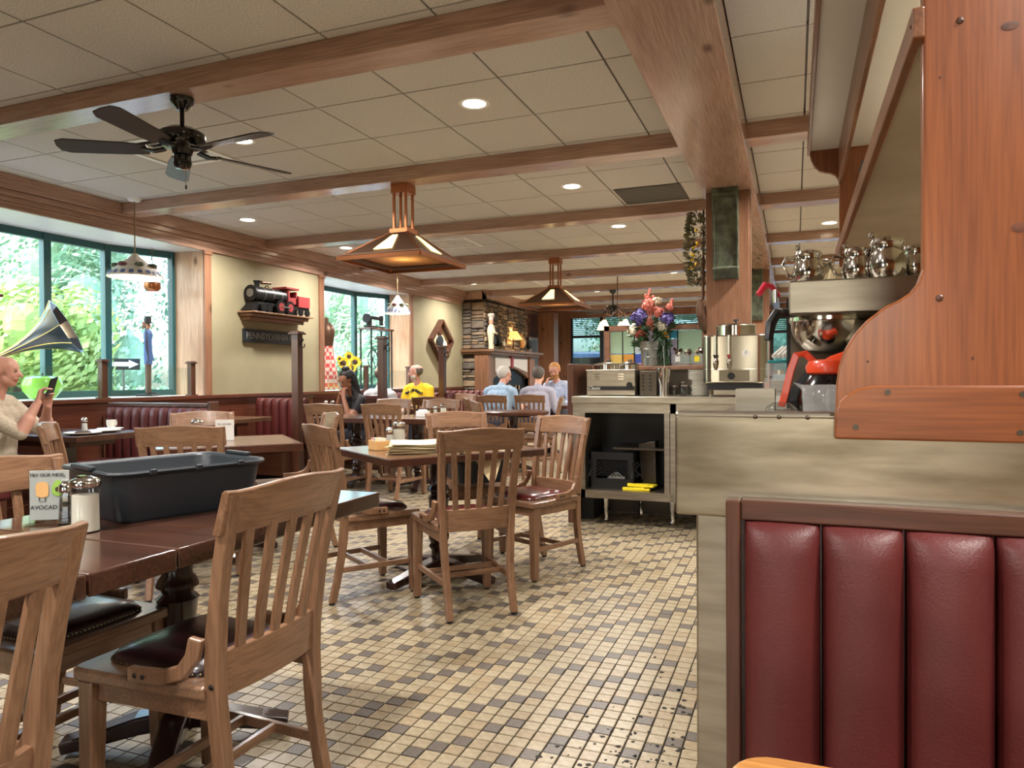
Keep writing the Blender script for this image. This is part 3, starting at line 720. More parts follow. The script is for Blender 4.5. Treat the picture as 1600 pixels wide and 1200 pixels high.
# ---- food warmer with round pans
p0 = ony(913, 617, 5.72)
t = thing('soup_warmer', 'steel countertop soup warmer with two round lidded wells and a black label strip', 'warmer', (-1.385,5.86,ZT))
MB().b2((-.20,-.15,.006),(.20,.18,.205)).build('body', 'steel', t, bevel=.004)
MB().b2((-.205,-.155,.20),(.205,.185,.212)).build('rim', 'steel', t, bevel=.003)
MB().b2((-.185,-.153,.045),(.195,-.1495,.078)).build('label_strip', 'black', t)
def text(s, size, mt, parent, Mx, name='lettering', ext=.0006, align='CENTER', shear=0):
    cu = bpy.data.curves.new('t', 'FONT'); cu.body = s; cu.size = size; cu.extrude = ext; cu.align_x = align; cu.align_y = 'CENTER'; cu.shear = shear; cu.resolution_u = 3
    to = bpy.data.objects.new('t', cu); COL.objects.link(to); bpy.context.view_layer.update()
    me = bpy.data.meshes.new_from_object(to.evaluated_get(bpy.context.evaluated_depsgraph_get())); bpy.data.objects.remove(to); bpy.data.curves.remove(cu)
    me.materials.clear(); me.materials.append(M[mt]); o = bpy.data.objects.new(name, me); COL.objects.link(o); o.parent = parent; o.matrix_local = Mx; return o
FRONT = Matrix.Rotation(R(90), 4, 'X')
text('Classic', .036, 'white', t, Matrix.Translation((-.135,-.1545,.062)) @ FRONT, shear=.25)
for sx in (-.11, .085):
    for k in range(3): MB().box((sx,-.152,.175-.02*k),(.045,.006,.009)).build('louvre', 'chrome', t)
MB().cyl((.155,-.15,.09),(.155,-.17,.09),.022,n=14).build('knob', 'black', t)
for x, r in ((-.075,.105),(.105,.088)):
    pn = MB().lathe([(r,.205),(r,.25),(r+.006,.255),(r-.004,.262),(.02,.278),(.001,.279)], (x,.02,0), 26).build('well', 'chrome', t, smooth=True)
    MB().box((x+.02,.02,.287),(.035,.02,.018)).build('lid_handle', 'steel_dark', pn, bevel=.003)
t = thing('toaster_box', 'perforated steel side unit next to the soup warmer', 'appliance', (-1.09,5.9,ZT))
MB().b2((-.075,-.12,.004),(.065,.15,.20)).build('body', 'steel_dark', t, bevel=.004)
for i in range(2):
    for k in range(5): MB().box((-.045+.06*i,-.122,.05+.028*k),(.02,.006,.012), M=Matrix.Rotation(R(25),3,'Y')).build('vent_slot', 'black', t)
t = thing('tumbler', 'tall brushed steel tumbler between the warmer and the glass jars', 'tumbler', (-.975,5.8,ZT))
MB().lathe([(.001,0),(.042,0),(.043,.09),(.056,.13),(.058,.222),(.053,.222),(.05,.13),(.001,.1)], n=24, cap=False).build('body', 'chrome', t, smooth=True)
MB().tube([(.01,0,.15),(.005,.005,.25),(-.005,.01,.40)], .003, 6).build('straw', 'cloudy', t)
for k, (x, y, hh) in enumerate(((-.90,5.85,.07),(-.85,5.95,.10),(-.815,5.80,.075),(-.765,5.86,.07))):
    t = thing('glass_jar', ('short clear glass jar right beside the steel tumbler', 'taller clear glass jar second from the steel tumbler', 'clear glass jar third from the steel tumbler', 'clear glass jar touching the plate stack')[k], 'jar', (x,y,ZT), 0, 'glass jars on the back counter')
    MB().lathe([(.001,.002),(.028,.002),(.03,.01),(.03,hh*.75),(.024,hh),(.022,hh),(.027,hh*.73),(.027,.008),(.001,.006)], n=16, cap=False).build('body', 'clear', t, smooth=True)
    MB().lathe([(.026,hh),(.027,hh+.012),(.001,hh+.014)], n=16).build('lid', 'chrome', t, smooth=True)
plate = MB().lathe([(.001,0),(.055,0),(.085,.0085),(.0855,.0115),(.055,.003),(.001,.003)], n=24).mesh('plate', 'porcelain', True)
for k in range(21):
    o = bpy.data.objects.new('plate', plate); COL.objects.link(o); s = 1 if k > 12 else .84
    o.location = (-.70-(.0 if k > 12 else -.012)+.002*math.sin(k*2.1), 5.82+.002*math.cos(k*1.7), ZT+.0096*k); o.scale = (s, s, 1); tag(o, 'topmost cream plate of the plate stack left of the coffee urn' if k == 20 else 'lowest small saucer of the plate stack, on the steel counter' if k == 0 else 'cream plate in the tall plate stack left of the coffee urn' if k > 12 else 'smaller cream saucer at the bottom of the plate stack left of the urn', 'plate', 'wide plates in the stack' if k > 12 else 'small saucers in the stack')
# ---- coffee urn
t = thing('coffee_urn', 'large twin tap stainless coffee urn with a dial thermometer', 'coffee urn', (-.425,5.84,ZT))
hexp = rrect(.47,.36,.07,5)
bd = MB().prism(hexp, .105, .47, 'z').build('body', 'chrome_b', t, bevel=.012, seg=3) if False else None
mat('urn_steel', (186,182,172), .22, 1, c2=(160,154,142), nscale=3, stretch=(1,1,.2))
MB().prism(hexp, .10, .465, 'z').build('body', 'urn_steel', t, smooth=R(50), bevel=.01)
MB().prism(rrect(.475,.365,.07,5), .205, .21, 'z').build('seam_band', 'chrome', t, smooth=R(50))
MB().lathe([(.145,.465),(.145,.54),(.15,.545),(.14,.552),(.03,.562),(.001,.562)], n=30).build('lid', 'chrome', t, smooth=R(35))
MB().lathe([(.006,.56),(.006,.575),(.022,.582),(.02,.592),(.001,.594)], n=12).build('lid_knob', 'black', t, smooth=True)
for k, (x, c) in enumerate(((-.135,'black'), (-.035,'red_paint'))):
    MB().cyl((x,-.205,.27),(x,-.205,.462),.011).build('sight_glass', 'chrome', t, smooth=True)
    tp = MB().lathe([(.006,.20),(.012,.225),(.016,.25),(.016,.275),(.008,.285)], (x,-.215,0), 12).build('tap', 'chrome', t, smooth=True)
    MB().hexa([(x-.016,-.235,.315),(x+.016,-.235,.315),(x+.016,-.22,.315),(x-.016,-.22,.315),(x-.005,-.235,.285),(x+.005,-.235,.285),(x+.005,-.22,.285),(x-.005,-.22,.285)]).build('tap_handle', c, tp, bevel=.002)
dl = MB().cyl((.085,-.18,.325),(.085,-.192,.325),.028,n=22).build('dial', 'white', t)
MB().box((.085,-.194,.331),(.003,.002,.022)).build('needle', 'black', dl)
MB().b2((-.11,-.183,.115),(.11,-.178,.20)).build('control_panel', 'chrome', t, bevel=.002)
MB().cyl((-.02,-.18,.155),(-.02,-.20,.155),.028,n=18).build('thermostat_knob', 'black', t)
for sx in (-.18,.18):
    for sy in (-.13,.13): MB().cyl((sx,sy,0),(sx,sy,.105),.012).build('foot', 'chrome', t)
MB().b2((-.15,-.19,.012),(.13,-.02,.05)).build('drip_tray', 'steel', t, bevel=.004)
MB().b2((-.2,-.16,.05),(.2,.17,.10)).build('base', 'black', t)
t = thing('appliance_box', 'grey steel box on the counter right of the coffee urn', 'appliance', (-.115,5.95,ZT))
MB().b2((-.06,-.1,.002),(.08,.1,.12)).build('body', 'steel', t, bevel=.004); MB().b2((-.05,-.08,.12),(.07,.08,.165)).build('bin', 'cloudy', t, bevel=.004); MB().cyl((0,0,.165),(0,0,.2),.04).build('tin', 'chrome', t)
# ---- cabinet contents
t = thing('milk_crate', 'black plastic milk crate in the open cabinet', 'crate', (-1.36,5.82,.286))
for a in range(4):
    m_ = MB(); Lx = .17
    for q in range(-6, 7):
        for s in (1,-1):
            x = q*.03; m_.bar((x-s*.06,-Lx,.1),(x+s*.06,-Lx,.22),.005,.006,(0,1,0))
    m_.b2((-Lx,-Lx-.005,0),(Lx,-Lx+.005,.08)); m_.b2((-Lx,-Lx-.005,.23),(Lx,-Lx+.005,.29)); m_.b2((-Lx,-Lx-.006,0),(-Lx+.04,-Lx+.006,.29)); m_.b2((Lx-.04,-Lx-.006,0),(Lx,-Lx+.006,.29))
    m_.v = [v for v in m_.v]; m_.tf(Matrix.Rotation(R(90*a),4,'Z')).build('side', 'black', t)
MB().b2((-.17,-.17,0),(.17,.17,.006)).build('base', 'black', t)
t = MB().tube([(-.06,0,.03),(0,.01,.06),(.07,0,.035)], [.03,.045,.03], 8).build('cloth_bundle', 'paper', loc=(-1.36,5.78,.30)); tag(t, 'crumpled white cloth inside the black milk crate', 'cloth')
t = thing('drawer_front', 'grey plastic panel leaning inside the open cabinet', 'panel', (-1.05,5.75,.286))
MB().hexa([(-.09,-.02,.06),(.03,-.06,.06),(.03,.10,.06),(-.09,.14,.06),(-.12,-.0,.36),(.02,-.04,.38),(.02,.12,.38),(-.12,.16,.36)]).build('shell', 'steel_dark', t, bevel=.004)
MB().b2((-.08,-.02,0),(.02,.1,.06)).build('foot', 'black', t)
for k, (x, y, z, rz) in enumerate(((-1.16,5.66,.286,5),(-1.12,5.68,.312,-8))):
    t = thing('wet_floor_sign', ('folded yellow plastic floor sign at the bottom of the cabinet', 'upper yellow plastic sign leaf in the cabinet')[k], 'sign', (x,y,z), R(rz))
    MB().b2((-.11,-.05,0),(.10,.06,.016)).build('leaf', 'yellow', t, bevel=.004); MB().b2((-.11,-.055,.0),(.06,-.045,.025)).build('rib', 'yellow', t, bevel=.002)
# ---- flowers in a bucket
bx = thing('flower_bucket', 'galvanised bucket of purple and pink artificial flowers on the half wall ledge', 'flowers', (-1.155,6.27,ZL))
bb = MB().lathe([(.001,.002),(.085,.002),(.092,.10),(.108,.205),(.112,.21),(.105,.21),(.09,.10),(.001,.02)], n=26, cap=False).build('bucket', 'galv', bx, smooth=True)
for z, r in ((.07,.092),(.14,.10)): MB().lathe([(r,z),(r+.003,z+.004),(r,z+.008)], n=26, cap=False).build('band', 'galv', bb, smooth=True)
def bloom(p, r, mt, seed, parent):
    rr = random.Random(seed); vs = []; fs = []; p = Vector(p)
    for k in range(90):
        d = Vector((rr.gauss(0,1), rr.gauss(0,1), rr.gauss(.3,1))).normalized(); u_ = d.orthogonal().normalized(); u_ = Matrix.Rotation(rr.uniform(0,6.28),3,d) @ u_; v_ = d.cross(u_)
        c = p+d*r*rr.uniform(.35,.8); w = r*rr.uniform(.22,.34); o = len(vs)
        vs += [c-u_*w, c+v_*w*.8-d*w*.1, c+u_*w+d*w*.5, c-v_*w*.8-d*w*.1]; fs += [(o,o+1,o+2,o+3)]
    m_ = MB(); m_.v = [tuple(q) for q in vs]; m_.f = fs; m_.ell(p, r*.55, 10, 7)
    return m_.build('bloom', mt, parent)
for k, (x, z, r, mt) in enumerate(((-.10,.42,.085,'petal_purple'),(.135,.40,.08,'petal_purple'),(-.09,.285,.075,'petal_red'),(-.02,.53,.07,'petal_pink'),(.06,.46,.06,'petal_pink'),(-.02,.38,.055,'petal_pink'),(-.155,.31,.055,'petal_cream'),(.09,.34,.065,'petal_cream'),(.05,.56,.05,'petal_cream'),(.16,.50,.04,'petal_pink'))):
    bloom((x,-.05+.02*(k % 3),z), r, mt, k, bx)
rr = random.Random(9); m_ = MB()
def leaf(m_, p, d, L, w):
    d = Vector(d).normalized(); s = d.cross(Vector((rr.uniform(-1,1),rr.uniform(-1,1),.4))).normalized(); n = d.cross(s)
    p = Vector(p); m_.add([p, p+d*L*.45+s*w+n*.1*L, p+d*L, p+d*L*.45-s*w+n*.1*L], [(0,1,2,3)])
for k in range(150):
    a = rr.uniform(0,6.28); q = rr.uniform(0,.16); z = rr.uniform(.17,.42); leaf(m_, (q*math.cos(a),q*math.sin(a)*.5,z), (math.cos(a),math.sin(a)*.6,rr.uniform(-.6,.6)), .08, .02)
for k in range(40): leaf(m_, (.10+rr.uniform(-.03,.04),-.05,rr.uniform(.03,.25)), (rr.uniform(-.4,.6),-.2,-.8), .09, .022)
m_.build('foliage', 'leaf_house', bx)
m_ = MB()
for x, z in ((-.06,.62),(-.03,.66),(0.,.60),(.17,.57)): m_.tube([(0,0,.3),(x,0,z)], .003, 5); [m_.ell((x+rr.uniform(-.02,.02),rr.uniform(-.02,.02),z-.02*q), .012, 6, 4) for q in range(5)]
m_.build('spray', 'petal_pink', bx)
# jars of single serve creamers
def basket(x, nm, tg):
    t = thing('creamer_basket', nm, 'basket', (x,6.26,ZL)); 
    MB().prism(rrect(.15,.11,.02,3), .0, .10, 'z').build('tub', 'cloudy', t, smooth=R(50)); rr = random.Random(int(-x*100))
    for k in range(22):
        c = (rr.uniform(-.07,.07), rr.uniform(-.05,.05), rr.uniform(.09,.135)); MB().lathe([(.001,0),(.014,0),(.018,.018),(.001,.02)], n=8).tf(Matrix.Translation(c) @ Matrix.Rotation(rr.uniform(0,3),4,'X') @ Matrix.Rotation(rr.uniform(0,3),4,'Y')).build('creamer_pot', ('seed_brown','sugar','walnut')[k % 3], t)
    MB().box((-.02,-.058,.055),(.04,.003,.045)).build('tag', 'white' if tg else 'yellow', t)
basket(-.905, 'clear tub of small creamer pots with a white tag on the ledge', 1)
basket(-.745, 'clear tub of small creamer pots next to the pine column', 0)
# ---- corbels, wreath, pan on the column
def corbel(y, nm, s=1.0):
    t = thing('corbel', nm, 'corbel', (-.525,y,2.70))
    p = [(0,0),(-.16,0),(-.165,-.05),(-.15,-.09),(-.12,-.2),(-.09,-.35),(-.07,-.5),(-.065,-.62),(-.08,-.64),(-.075,-.66),(-.05,-.72),(0,-.72)]
    MB().prism(p, -.085, .085, 'x').build('core', 'patina', t)
    for sx in (-.1,.085): MB().prism([(q[0]*1.12, q[1]*1.01) for q in p], sx, sx+.015, 'x').build('cheek', 'patina', t, bevel=.003)
    MB().b2((-.1,-.165,-.10),(.1,-.13,-.08)).build('moulding', 'patina', t)
corbel(6.2, 'weathered green metal corbel on the front of the pine column'); corbel(11.0, 'weathered green metal corbel on the second column farther back')
t = thing('dried_wreath', 'dried flower and herb swag hanging on the left side of the pine column', 'wreath', (-.70,6.36,1.95))
rr = random.Random(12); m_ = MB(); m2 = MB()
for k in range(420):
    z = rr.uniform(.0,.62); a = rr.uniform(0,6.28); w = .07*math.sin(math.pi*min(max(z/.62,0.05),.95))+.05
    p = (-.085+w*math.cos(a)*.55, w*math.sin(a), z); leaf(m_, p, (math.cos(a)-.3,math.sin(a),rr.uniform(-.2,.8)), .06, .014)
m_.build('sprigs', 'dried', t)
for k in range(14): MB().ell((-.1+rr.uniform(-.05,.03), rr.uniform(-.08,.0), rr.uniform(.1,.5)), .014, 7, 5).build('flower_head', 'petal_yellow', t)
MB().tube([(-.03,0,.0),(-.025,0,.65)], .008, 6).build('stem', 'bark', t)
t = thing('warming_pan', 'old round warming pan hanging edge-on below the dried swag', 'pan', (-.72,6.25,1.66))
MB().lathe([(.001,-.03),(.10,-.03),(.15,.0),(.15,.02),(.1,.035),(.001,.04)], n=28).tf(Matrix.Translation((-.01,0,.02)) @ Matrix.Rotation(R(80),4,'Y')).build('bowl', 'bronze', t, smooth=R(40))
MB().cyl((0,0,.16),(0.005,0,.52),.012).build('handle', 'walnut_z', t)
# ================================================================== CHAIRS
def post_y(z):   # side profile of the rear post
    P = [(0,-.272),(.12,-.243),(.25,-.218),(.40,-.205),(.50,-.205),(.62,-.217),(.75,-.24),(.93,-.282),(.97,-.292)]
    for (z0,y0),(z1,y1) in zip(P[:-1],P[1:]):
        if z <= z1: return y0+(y1-y0)*(z-z0)/(z1-z0)
    return P[-1][1]
def post_x(z): return .168+.034*max(0,min(1,(z-.2)/.7))
def make_chair(kind):
    t = thing('dining_chair', '-', 'chair')
    for s in (-1,1):
        zs = [0.012,.06,.12,.18,.25,.33,.42,.50,.58,.66,.75,.84,.915]
        prof = []
        for z in zs:
            d = .042 if .3 < z < .6 else (.036 if z < .3 else .034); w = .033
            prof.append([(w/2*a, d/2*b_) for a, b_ in ((-1,-1),(1,-1),(1,1),(-1,1))])
        pts = [(s*post_x(z), post_y(z), z) for z in zs]
        rings = []
        for p, pf in zip(pts, prof): rings.append([(p[0]+a, p[1]+b_, p[2]) for a, b_ in pf])
        MB().loft(rings).build('back_post', 'oak', t, bevel=.004)
        MB().lathe([(.012,0),(.016,.003),(.016,.010),(.012,.014)], (s*post_x(0), post_y(0), 0), 10).build('glide', 'black', t)
        MB().loft([[(s*.2+a*.019, .185+b_*.019, 0.01) for a, b_ in ((-1,-1),(1,-1),(1,1),(-1,1))], [(s*.195+a*.024, .18+b_*.024, .425) for a, b_ in ((-1,-1),(1,-1),(1,1),(-1,1))]]).build('front_leg', 'oak', t, bevel=.004)
        MB().lathe([(.012,0),(.016,.003),(.016,.012)], (s*.2,.185,0), 10).build('glide', 'black', t)
        # curved side brace
        MB().sweep([(s*.207,-.175,.575),(s*.21,-.165,.53),(s*.213,-.135,.492),(s*.217,-.08,.474),(s*.222,.0,.472),(s*.222,.02,.472)], [(-.011,-.018),(.011,-.018),(.011,.018),(-.011,.018)], (0,0,1)).build('side_brace', 'oak', t, bevel=.005)
        for q in (-.005,-.03): MB().ell((s*.2335, q, .472), (.003,.006,.006), 8, 5).build('screw', 'iron', t)
        MB().bar((s*.19,.17,.40),(s*.18,-.19,.40),.02,.05).build('side_apron', 'oak_h', t)
        MB().bar((s*.196,.175,.175),(s*.172,-.225,.175),.018,.028).build('side_stretcher', 'oak_h', t, bevel=.003)
        MB().ell((s*post_x(.46)+s*.018, post_y(.46)-.002, .46), (.004,.007,.007), 8, 5).build('screw', 'iron', t)
    for y, x in ((.045,.19),(-.075,.183)): MB().bar((-x,y,.175),(x,y,.175),.018,.026).build('cross_stretcher', 'oak_h', t, bevel=.003)
    MB().bar((-.18,.185,.40),(.18,.185,.40),.02,.05).build('front_apron', 'oak_h', t)
    # seat
    sp = [(-.225,.215),(-.2,.225),(.2,.225),(.225,.215),(.222,.0),(.205,-.19),(-.205,-.19),(-.222,.0)]
    MB().prism(sp, .425, .458, 'z').build('seat', 'seat_wood', t, bevel=.008, seg=3)
    if kind != 'wood':
        rings = []
        for f, z in ((1,.458),(.995,.468),(.93,.482),(.7,.492),(.3,.497),(.02,.498)):
            rings.append([(q[0]*.84*f, .01+(q[1]-.018)*.84*f, z) for q in [( .205*math.copysign(abs(math.cos(a))**.35, math.cos(a)), .205*math.copysign(abs(math.sin(a))**.35, math.sin(a))+.02) for a in [2*math.pi*k/28 for k in range(28)]]])
        cu = MB().loft(rings).build('cushion', 'leather' if kind == 'black' else 'leather_red', t, smooth=R(60))
        nm = MB(); base = rings[0]
        for k in range(28):
            p, q = Vector(base[k]), Vector(base[(k+1) % 28]); n = max(1, int((q-p).length/.0125))
            for i in range(n): c = p+(q-p)*(i/n); nm.ell((c.x,c.y,.463), (.0045,.0045,.004), 5, 3)
        nl = nm.build('nailhead_trim', 'brass_dull', cu); nl['kind'] = 'stuff'
    # back
    def arc(xf): return -.028*(1-(xf)**2)
    rings = []
    N = 14
    for i in range(N+1):
        xf = -1+2*i/N; z1 = .915+.022*math.cos(xf*math.pi/2)**1.0+.012*abs(xf)**6; z0 = .822
        y0 = post_y(z0)+arc(xf)+.006; y1 = post_y(z1)+arc(xf)+.002
        x = xf*.226
        rings.append([(x,y0-.011,z0),(x,y0+.011,z0),(x,y1+.010,z1-.004),(x,y1+.004,z1),(x,y1-.006,z1),(x,y1-.012,z1-.004)])
    MB().loft(rings).build('top_rail', 'oak_h', t, bevel=.003)
    rings = []
    for i in range(N+1):
        xf = -1+2*i/N; x = xf*.17; y0 = post_y(.44)+arc(xf)*.6; y1 = post_y(.54)+arc(xf)*.6
        rings.append([(x,y0-.010,.425),(x,y0+.010,.425),(x,y1+.010,.535),(x,y1-.010,.535)])
    MB().loft(rings).build('lower_back_rail', 'oak_h', t, bevel=.003)
    for k in range(5):
        xb = -.116+.058*k; xt = -.142+.071*k
        pts = []
        for i in range(6):
            f = i/5; z = .52+(.835-.52)*f; x = xb+(xt-xb)*f; pts.append((x, post_y(z)+arc(x/.2)*(.6+.4*f)-.004*math.sin(math.pi*f), z))
        MB().loft([[(p[0]+a*.0135,p[1]+b_*.007,p[2]) for a, b_ in ((-1,-1),(1,-1),(1,1),(-1,1))] for p in pts]).build('slat', 'oak', t, bevel=.002)
    return t
protos = {k: make_chair(k) for k in ('black','red','wood')}
used = set()
def chair(x, y, rz, kind, label, simple=False):
    if kind not in used: o = protos[kind]; used.add(kind)
    else: o = copy_tree(protos[kind])
    o.location = (x,y,0); o.rotation_euler.z = R(rz); o['label'] = label; o['group'] = 'slat-back dining chairs'
    return o
def chair_t(x, y, f, kind, label):   # from the middle of its top rail and the way it faces
    f = Vector((f[0],f[1])).normalized()
    return chair(x+.285*f.x, y+.285*f.y, math.degrees(math.atan2(-f.x, f.y)), kind, label)
chair_t(-1.19, 1.50, (-1,.0), 'black', 'large slat-back chair in the foreground with a black nailhead seat, pulled to the front table')
chair_t(-1.185, .70, (-1,.0), 'black', 'slat-back chair cut by the lower left edge of the picture')
chair_t(-2.36, 1.52, (1,.0), 'black', 'slat-back chair at the far left side of the front table, facing right')
chair_t(-3.03, 2.91, (-.51,.86), 'black', 'dark slat-back chair seen from behind just past the black tub')
chair_t(-4.20, 4.25, (.75,-.66), 'wood', 'slat-back chair behind the table with the sugar jar and menu card, facing the viewer')
chair_t(-4.03, 2.90, (.72,.7), 'wood', 'slat-back chair seen edge-on next to the man with the phone')
chair_t(-3.10, 4.35, (-.67,-.74), 'wood', 'edge-on slat-back chair with a bright window glint, left of the centre table')
chair_t(-2.39, 3.22, (.55,.83), 'black', 'slat-back chair with a black nailhead seat at the left side of the centre table')
chair_t(-1.415, 3.21, (-.70,.71), 'red', 'slat-back chair in the centre seen from behind, at the table with the napkins')
chair(-1.50, 4.16, 154.5, 'red', 'slat-back chair right of the centre table beside the steel cabinet')
chair_t(-2.28, 4.70, (.64,-.77), 'wood', 'slat-back chair directly behind the centre table, facing the viewer')
chair_t(-4.30, 5.88, (.05,1), 'wood', 'left one of two slat-back chairs with their backs to us at the long table')
chair_t(-3.72, 6.00, (.05,1), 'wood', 'right one of two slat-back chairs with their backs to us at the long table')
chair_t(-3.82, 7.50, (.1,-1), 'wood', 'slat-back chair beyond the long table below the man in yellow')
chair_t(-4.46, 7.52, (.1,-1), 'wood', 'slat-back chair beyond the long table below the woman')
chair_t(-3.10, 6.85, (.8,.6), 'wood', 'turned slat-back chair right of the long table')
chair_t(-3.72, 7.95, (.75,.5), 'wood', 'slat-back chair between the long table and the round table')
chair_t(-4.75, 10.0, (.3,-1), 'wood', 'slat-back chair in the distance left of the white-haired man')
chair_t(-3.95, 9.28, (.05,1), 'wood', 'slat-back chair in the distance under the white-haired man')
chair_t(-3.47, 9.50, (-.05,1), 'wood', 'slat-back chair in the distance under the grey-haired man')
chair_t(-2.72, 8.62, (-.9,-.3), 'wood', 'slat-back chair at the right side of the round table, turned sideways')
chair_t(-4.42, 8.30, (-.2,1), 'wood', 'slat-back chair in front of the man in the yellow shirt')

# ================================================================== TABLES
def pedestal(t, x, y, ztop, base=.32, rz=0):
    MB().lathe([(.055,.05),(.06,.09),(.045,.12),(.045,.16),(.06,.18),(.048,.20),(.062,.225),(.062,.25),(.046,.27),(.05,.31),(.056,.40),(.062,.46),(.066,.47),(.046,.49),(.066,.51),(.06,.53),(.046,.55),(.052,.60),(.058,ztop-.04),(.07,ztop-.03),(.07,ztop)], (x,y,0), 20).build('pedestal', 'dark_turned', t, smooth=R(50))
    for k in range(4):
        a = rz+R(90*k); d = Vector((math.cos(a), math.sin(a), 0)); p = Vector((x,y,0))
        MB().sweep([p+d*.03+Vector((0,0,.085)), p+d*.12+Vector((0,0,.075)), p+d*base*.75+Vector((0,0,.045)), p+d*base+Vector((0,0,.03))], [[(-.04,-.03),(.04,-.03),(.04,.03),(-.04,.03)],[(-.038,-.028),(.038,-.028),(.038,.028),(-.038,.028)],[(-.036,-.022),(.036,-.022),(.036,.022),(-.036,.022)],[(-.036,-.02),(.036,-.02),(.036,.02),(-.036,.02)]]).build('foot', 'dark_turned', t, bevel=.008, seg=3)
    MB().b2((x-.2,y-.03,ztop-.03),(x+.2,y+.03,ztop)).build('support_bar', 'iron', t)
# front table: three boards
t = thing('dining_table', 'glossy dark red-brown wooden table in the left foreground', 'table', (0,0,0))
for y0, y1 in ((.30,1.108),(1.114,1.352),(1.358,2.285)):
    MB().b2((-2.22,y0,.708),(-1.42,y1,.76)).build('table_top', 'table_top', t, bevel=.005, seg=3)
MB().b2((-2.1,.5,.67),(-1.56,2.1,.705)).build('sub_frame', 'dark_turned', t)
pedestal(t, -1.87, 1.78, .672, .34, R(35)); pedestal(t, -1.85, .75, .672, .34, R(35))
# centre table
tc = thing('dining_table', 'square dark wooden table with parchment sheets in the middle of the room', 'table', (-1.975,3.83,0), R(-35))
MB().box((0,0,.74),(.80,.98,.04)).build('table_top', 'table_edge', tc, bevel=.004)
MB().box((0,0,.7605),(.795,.975,.003)).build('laminate', 'table_brown', tc, bevel=.001)
pedestal(tc, 0, 0, .72, .40, R(20))
# table B
t = thing('side_table', 'brown square table between the front chairs and the window booths', 'table', (-3.55,3.80,0), R(-45+3))
MB().box((0,0,.735),(.80,.86,.05)).build('table_top', 'table_edge', t, bevel=.004); MB().box((0,0,.7605),(.79,.85,.003)).build('laminate', 'table_brown', t); pedestal(t, 0, 0, .71, .32, 0)
# long table: two tables side by side
for k, x in enumerate((-4.52, -3.74)):
    t = thing('long_table', ('left half of the long dark table in front of the woman', 'right half of the long dark table with the shakers')[k], 'table', (x,6.80,0), 0)
    MB().box((0,0,.735),(.77,.76,.05)).build('table_top', 'table_edge', t, bevel=.004); MB().box((0,0,.7605),(.76,.75,.003)).build('laminate', 'table_brown', t); pedestal(t, 0, 0, .71, .32, R(20))
t = thing('round_table', 'round dark table in front of the men at the back', 'table', (-3.25,8.35,0))
MB().lathe([(.42,.715),(.435,.725),(.435,.752),(.42,.76),(.001,.76)], n=36).build('table_top', 'table_edge', t, smooth=R(40)); pedestal(t, 0, 0, .715, .32, 0)
t = thing('dining_table', 'dark table where the blond man and his companions sit', 'table', (-3.62,10.50,0), R(-4))
MB().box((0,0,.735),(1.2,.76,.05)).build('table_top', 'table_edge', t, bevel=.004); pedestal(t, 0, 0, .71, .32, 0)
# window booth tables
def booth_table(x0, x1, y0, y1, nm, mt='table_brown', z=.76):
    t = thing('booth_table', nm, 'table', (0,0,0))
    MB().b2((x0,y0,z-.045),(x1,y1,z)).build('table_top', mt, t, bevel=.006); MB().b2((x0,(y0+y1)/2-.2,z-.10),(x1-.25,(y0+y1)/2+.2,z-.045)).build('apron', 'walnut', t)
    MB().b2(((x0+x1)/2-.05,(y0+y1)/2-.05,.04),((x0+x1)/2+.05,(y0+y1)/2+.05,z-.1)).build('post', 'dark_turned', t); MB().b2(((x0+x1)/2-.25,(y0+y1)/2-.25,0),((x0+x1)/2+.25,(y0+y1)/2+.25,.04)).build('base', 'iron', t)
booth_table(-6.0, -4.90, 3.75, 4.42, 'dark booth table with plates beside the man with the phone', 'table_edge')
booth_table(-6.0, -5.38, 5.85, 6.45, 'small light brown booth table against the wall under the locomotive shelf')
booth_table(-6.0, -5.30, 7.12, 7.80, 'booth table in front of the woman by the far bay window', 'table_edge')
booth_table(-5.95, -4.80, 8.60, 9.25, 'table with a plate in front of the man in yellow', 'table_edge')
# ================================================================== FAR BOOTHS
def booth(x0, x1, y, face, n, nm, rail=True, z=.93, seat=True):
    """bench back in the plane y, channels towards face (+1/-1 along y)"""
    t = thing('booth_bench', nm, 'booth', (0,y,0)); w = (x1-x0)/n
    MB().b2((x0,-.03,0),(x1,.03,z-.02)).build('back_board', 'walnut', t)
    for k in range(n):
        xc = x0+w*(k+.5); rings = []
        for zz, f in ((.42,1),(.6,1.05),(z-.10,1.05),(z-.04,.9),(z-.012,.6),(z,.15)):
            rings.append([(xc-w*.498*math.cos(math.pi*q/8), face*(.03+.07*f*math.sin(math.pi*q/8)**.6), zz) for q in range(9)]+[(xc+w*.498,face*.02,zz),(xc-w*.498,face*.02,zz)])
        MB().loft(rings).build('channel', 'vinyl', t, smooth=R(60))
    if rail: MB().b2((x0,-.05,z+.0),(x1+.02,.05,z+.035)).build('top_rail', 'walnut', t, bevel=.004); MB().b2((x1,-.05,0),(x1+.04,.05,z+.05)).build('end_post', 'walnut_z', t, bevel=.004)
    if seat:
        MB().b2((x0,face*.09,.36),(x1,face*.50,.46)).build('seat_cushion', 'vinyl', t, bevel=.025, seg=3); MB().b2((x0,face*.06,.1),(x1,face*.46,.36)).build('seat_base', 'walnut', t); MB().b2((x0,face*.08,0),(x1-.02,face*.42,.1)).build('kick', 'black', t)
    return t
booth(-5.95, -4.76, 4.92, -1, 11, 'burgundy channelled booth below the near bay window with a wooden rail on top')
booth(-5.98, -5.28, 6.95, -1, 6, 'burgundy channelled booth against the cream wall under the railroad sign', False, .95)
booth(-5.95, -5.0, 2.85, 1, 9, 'booth bench on which the man with the phone sits', False, .93)
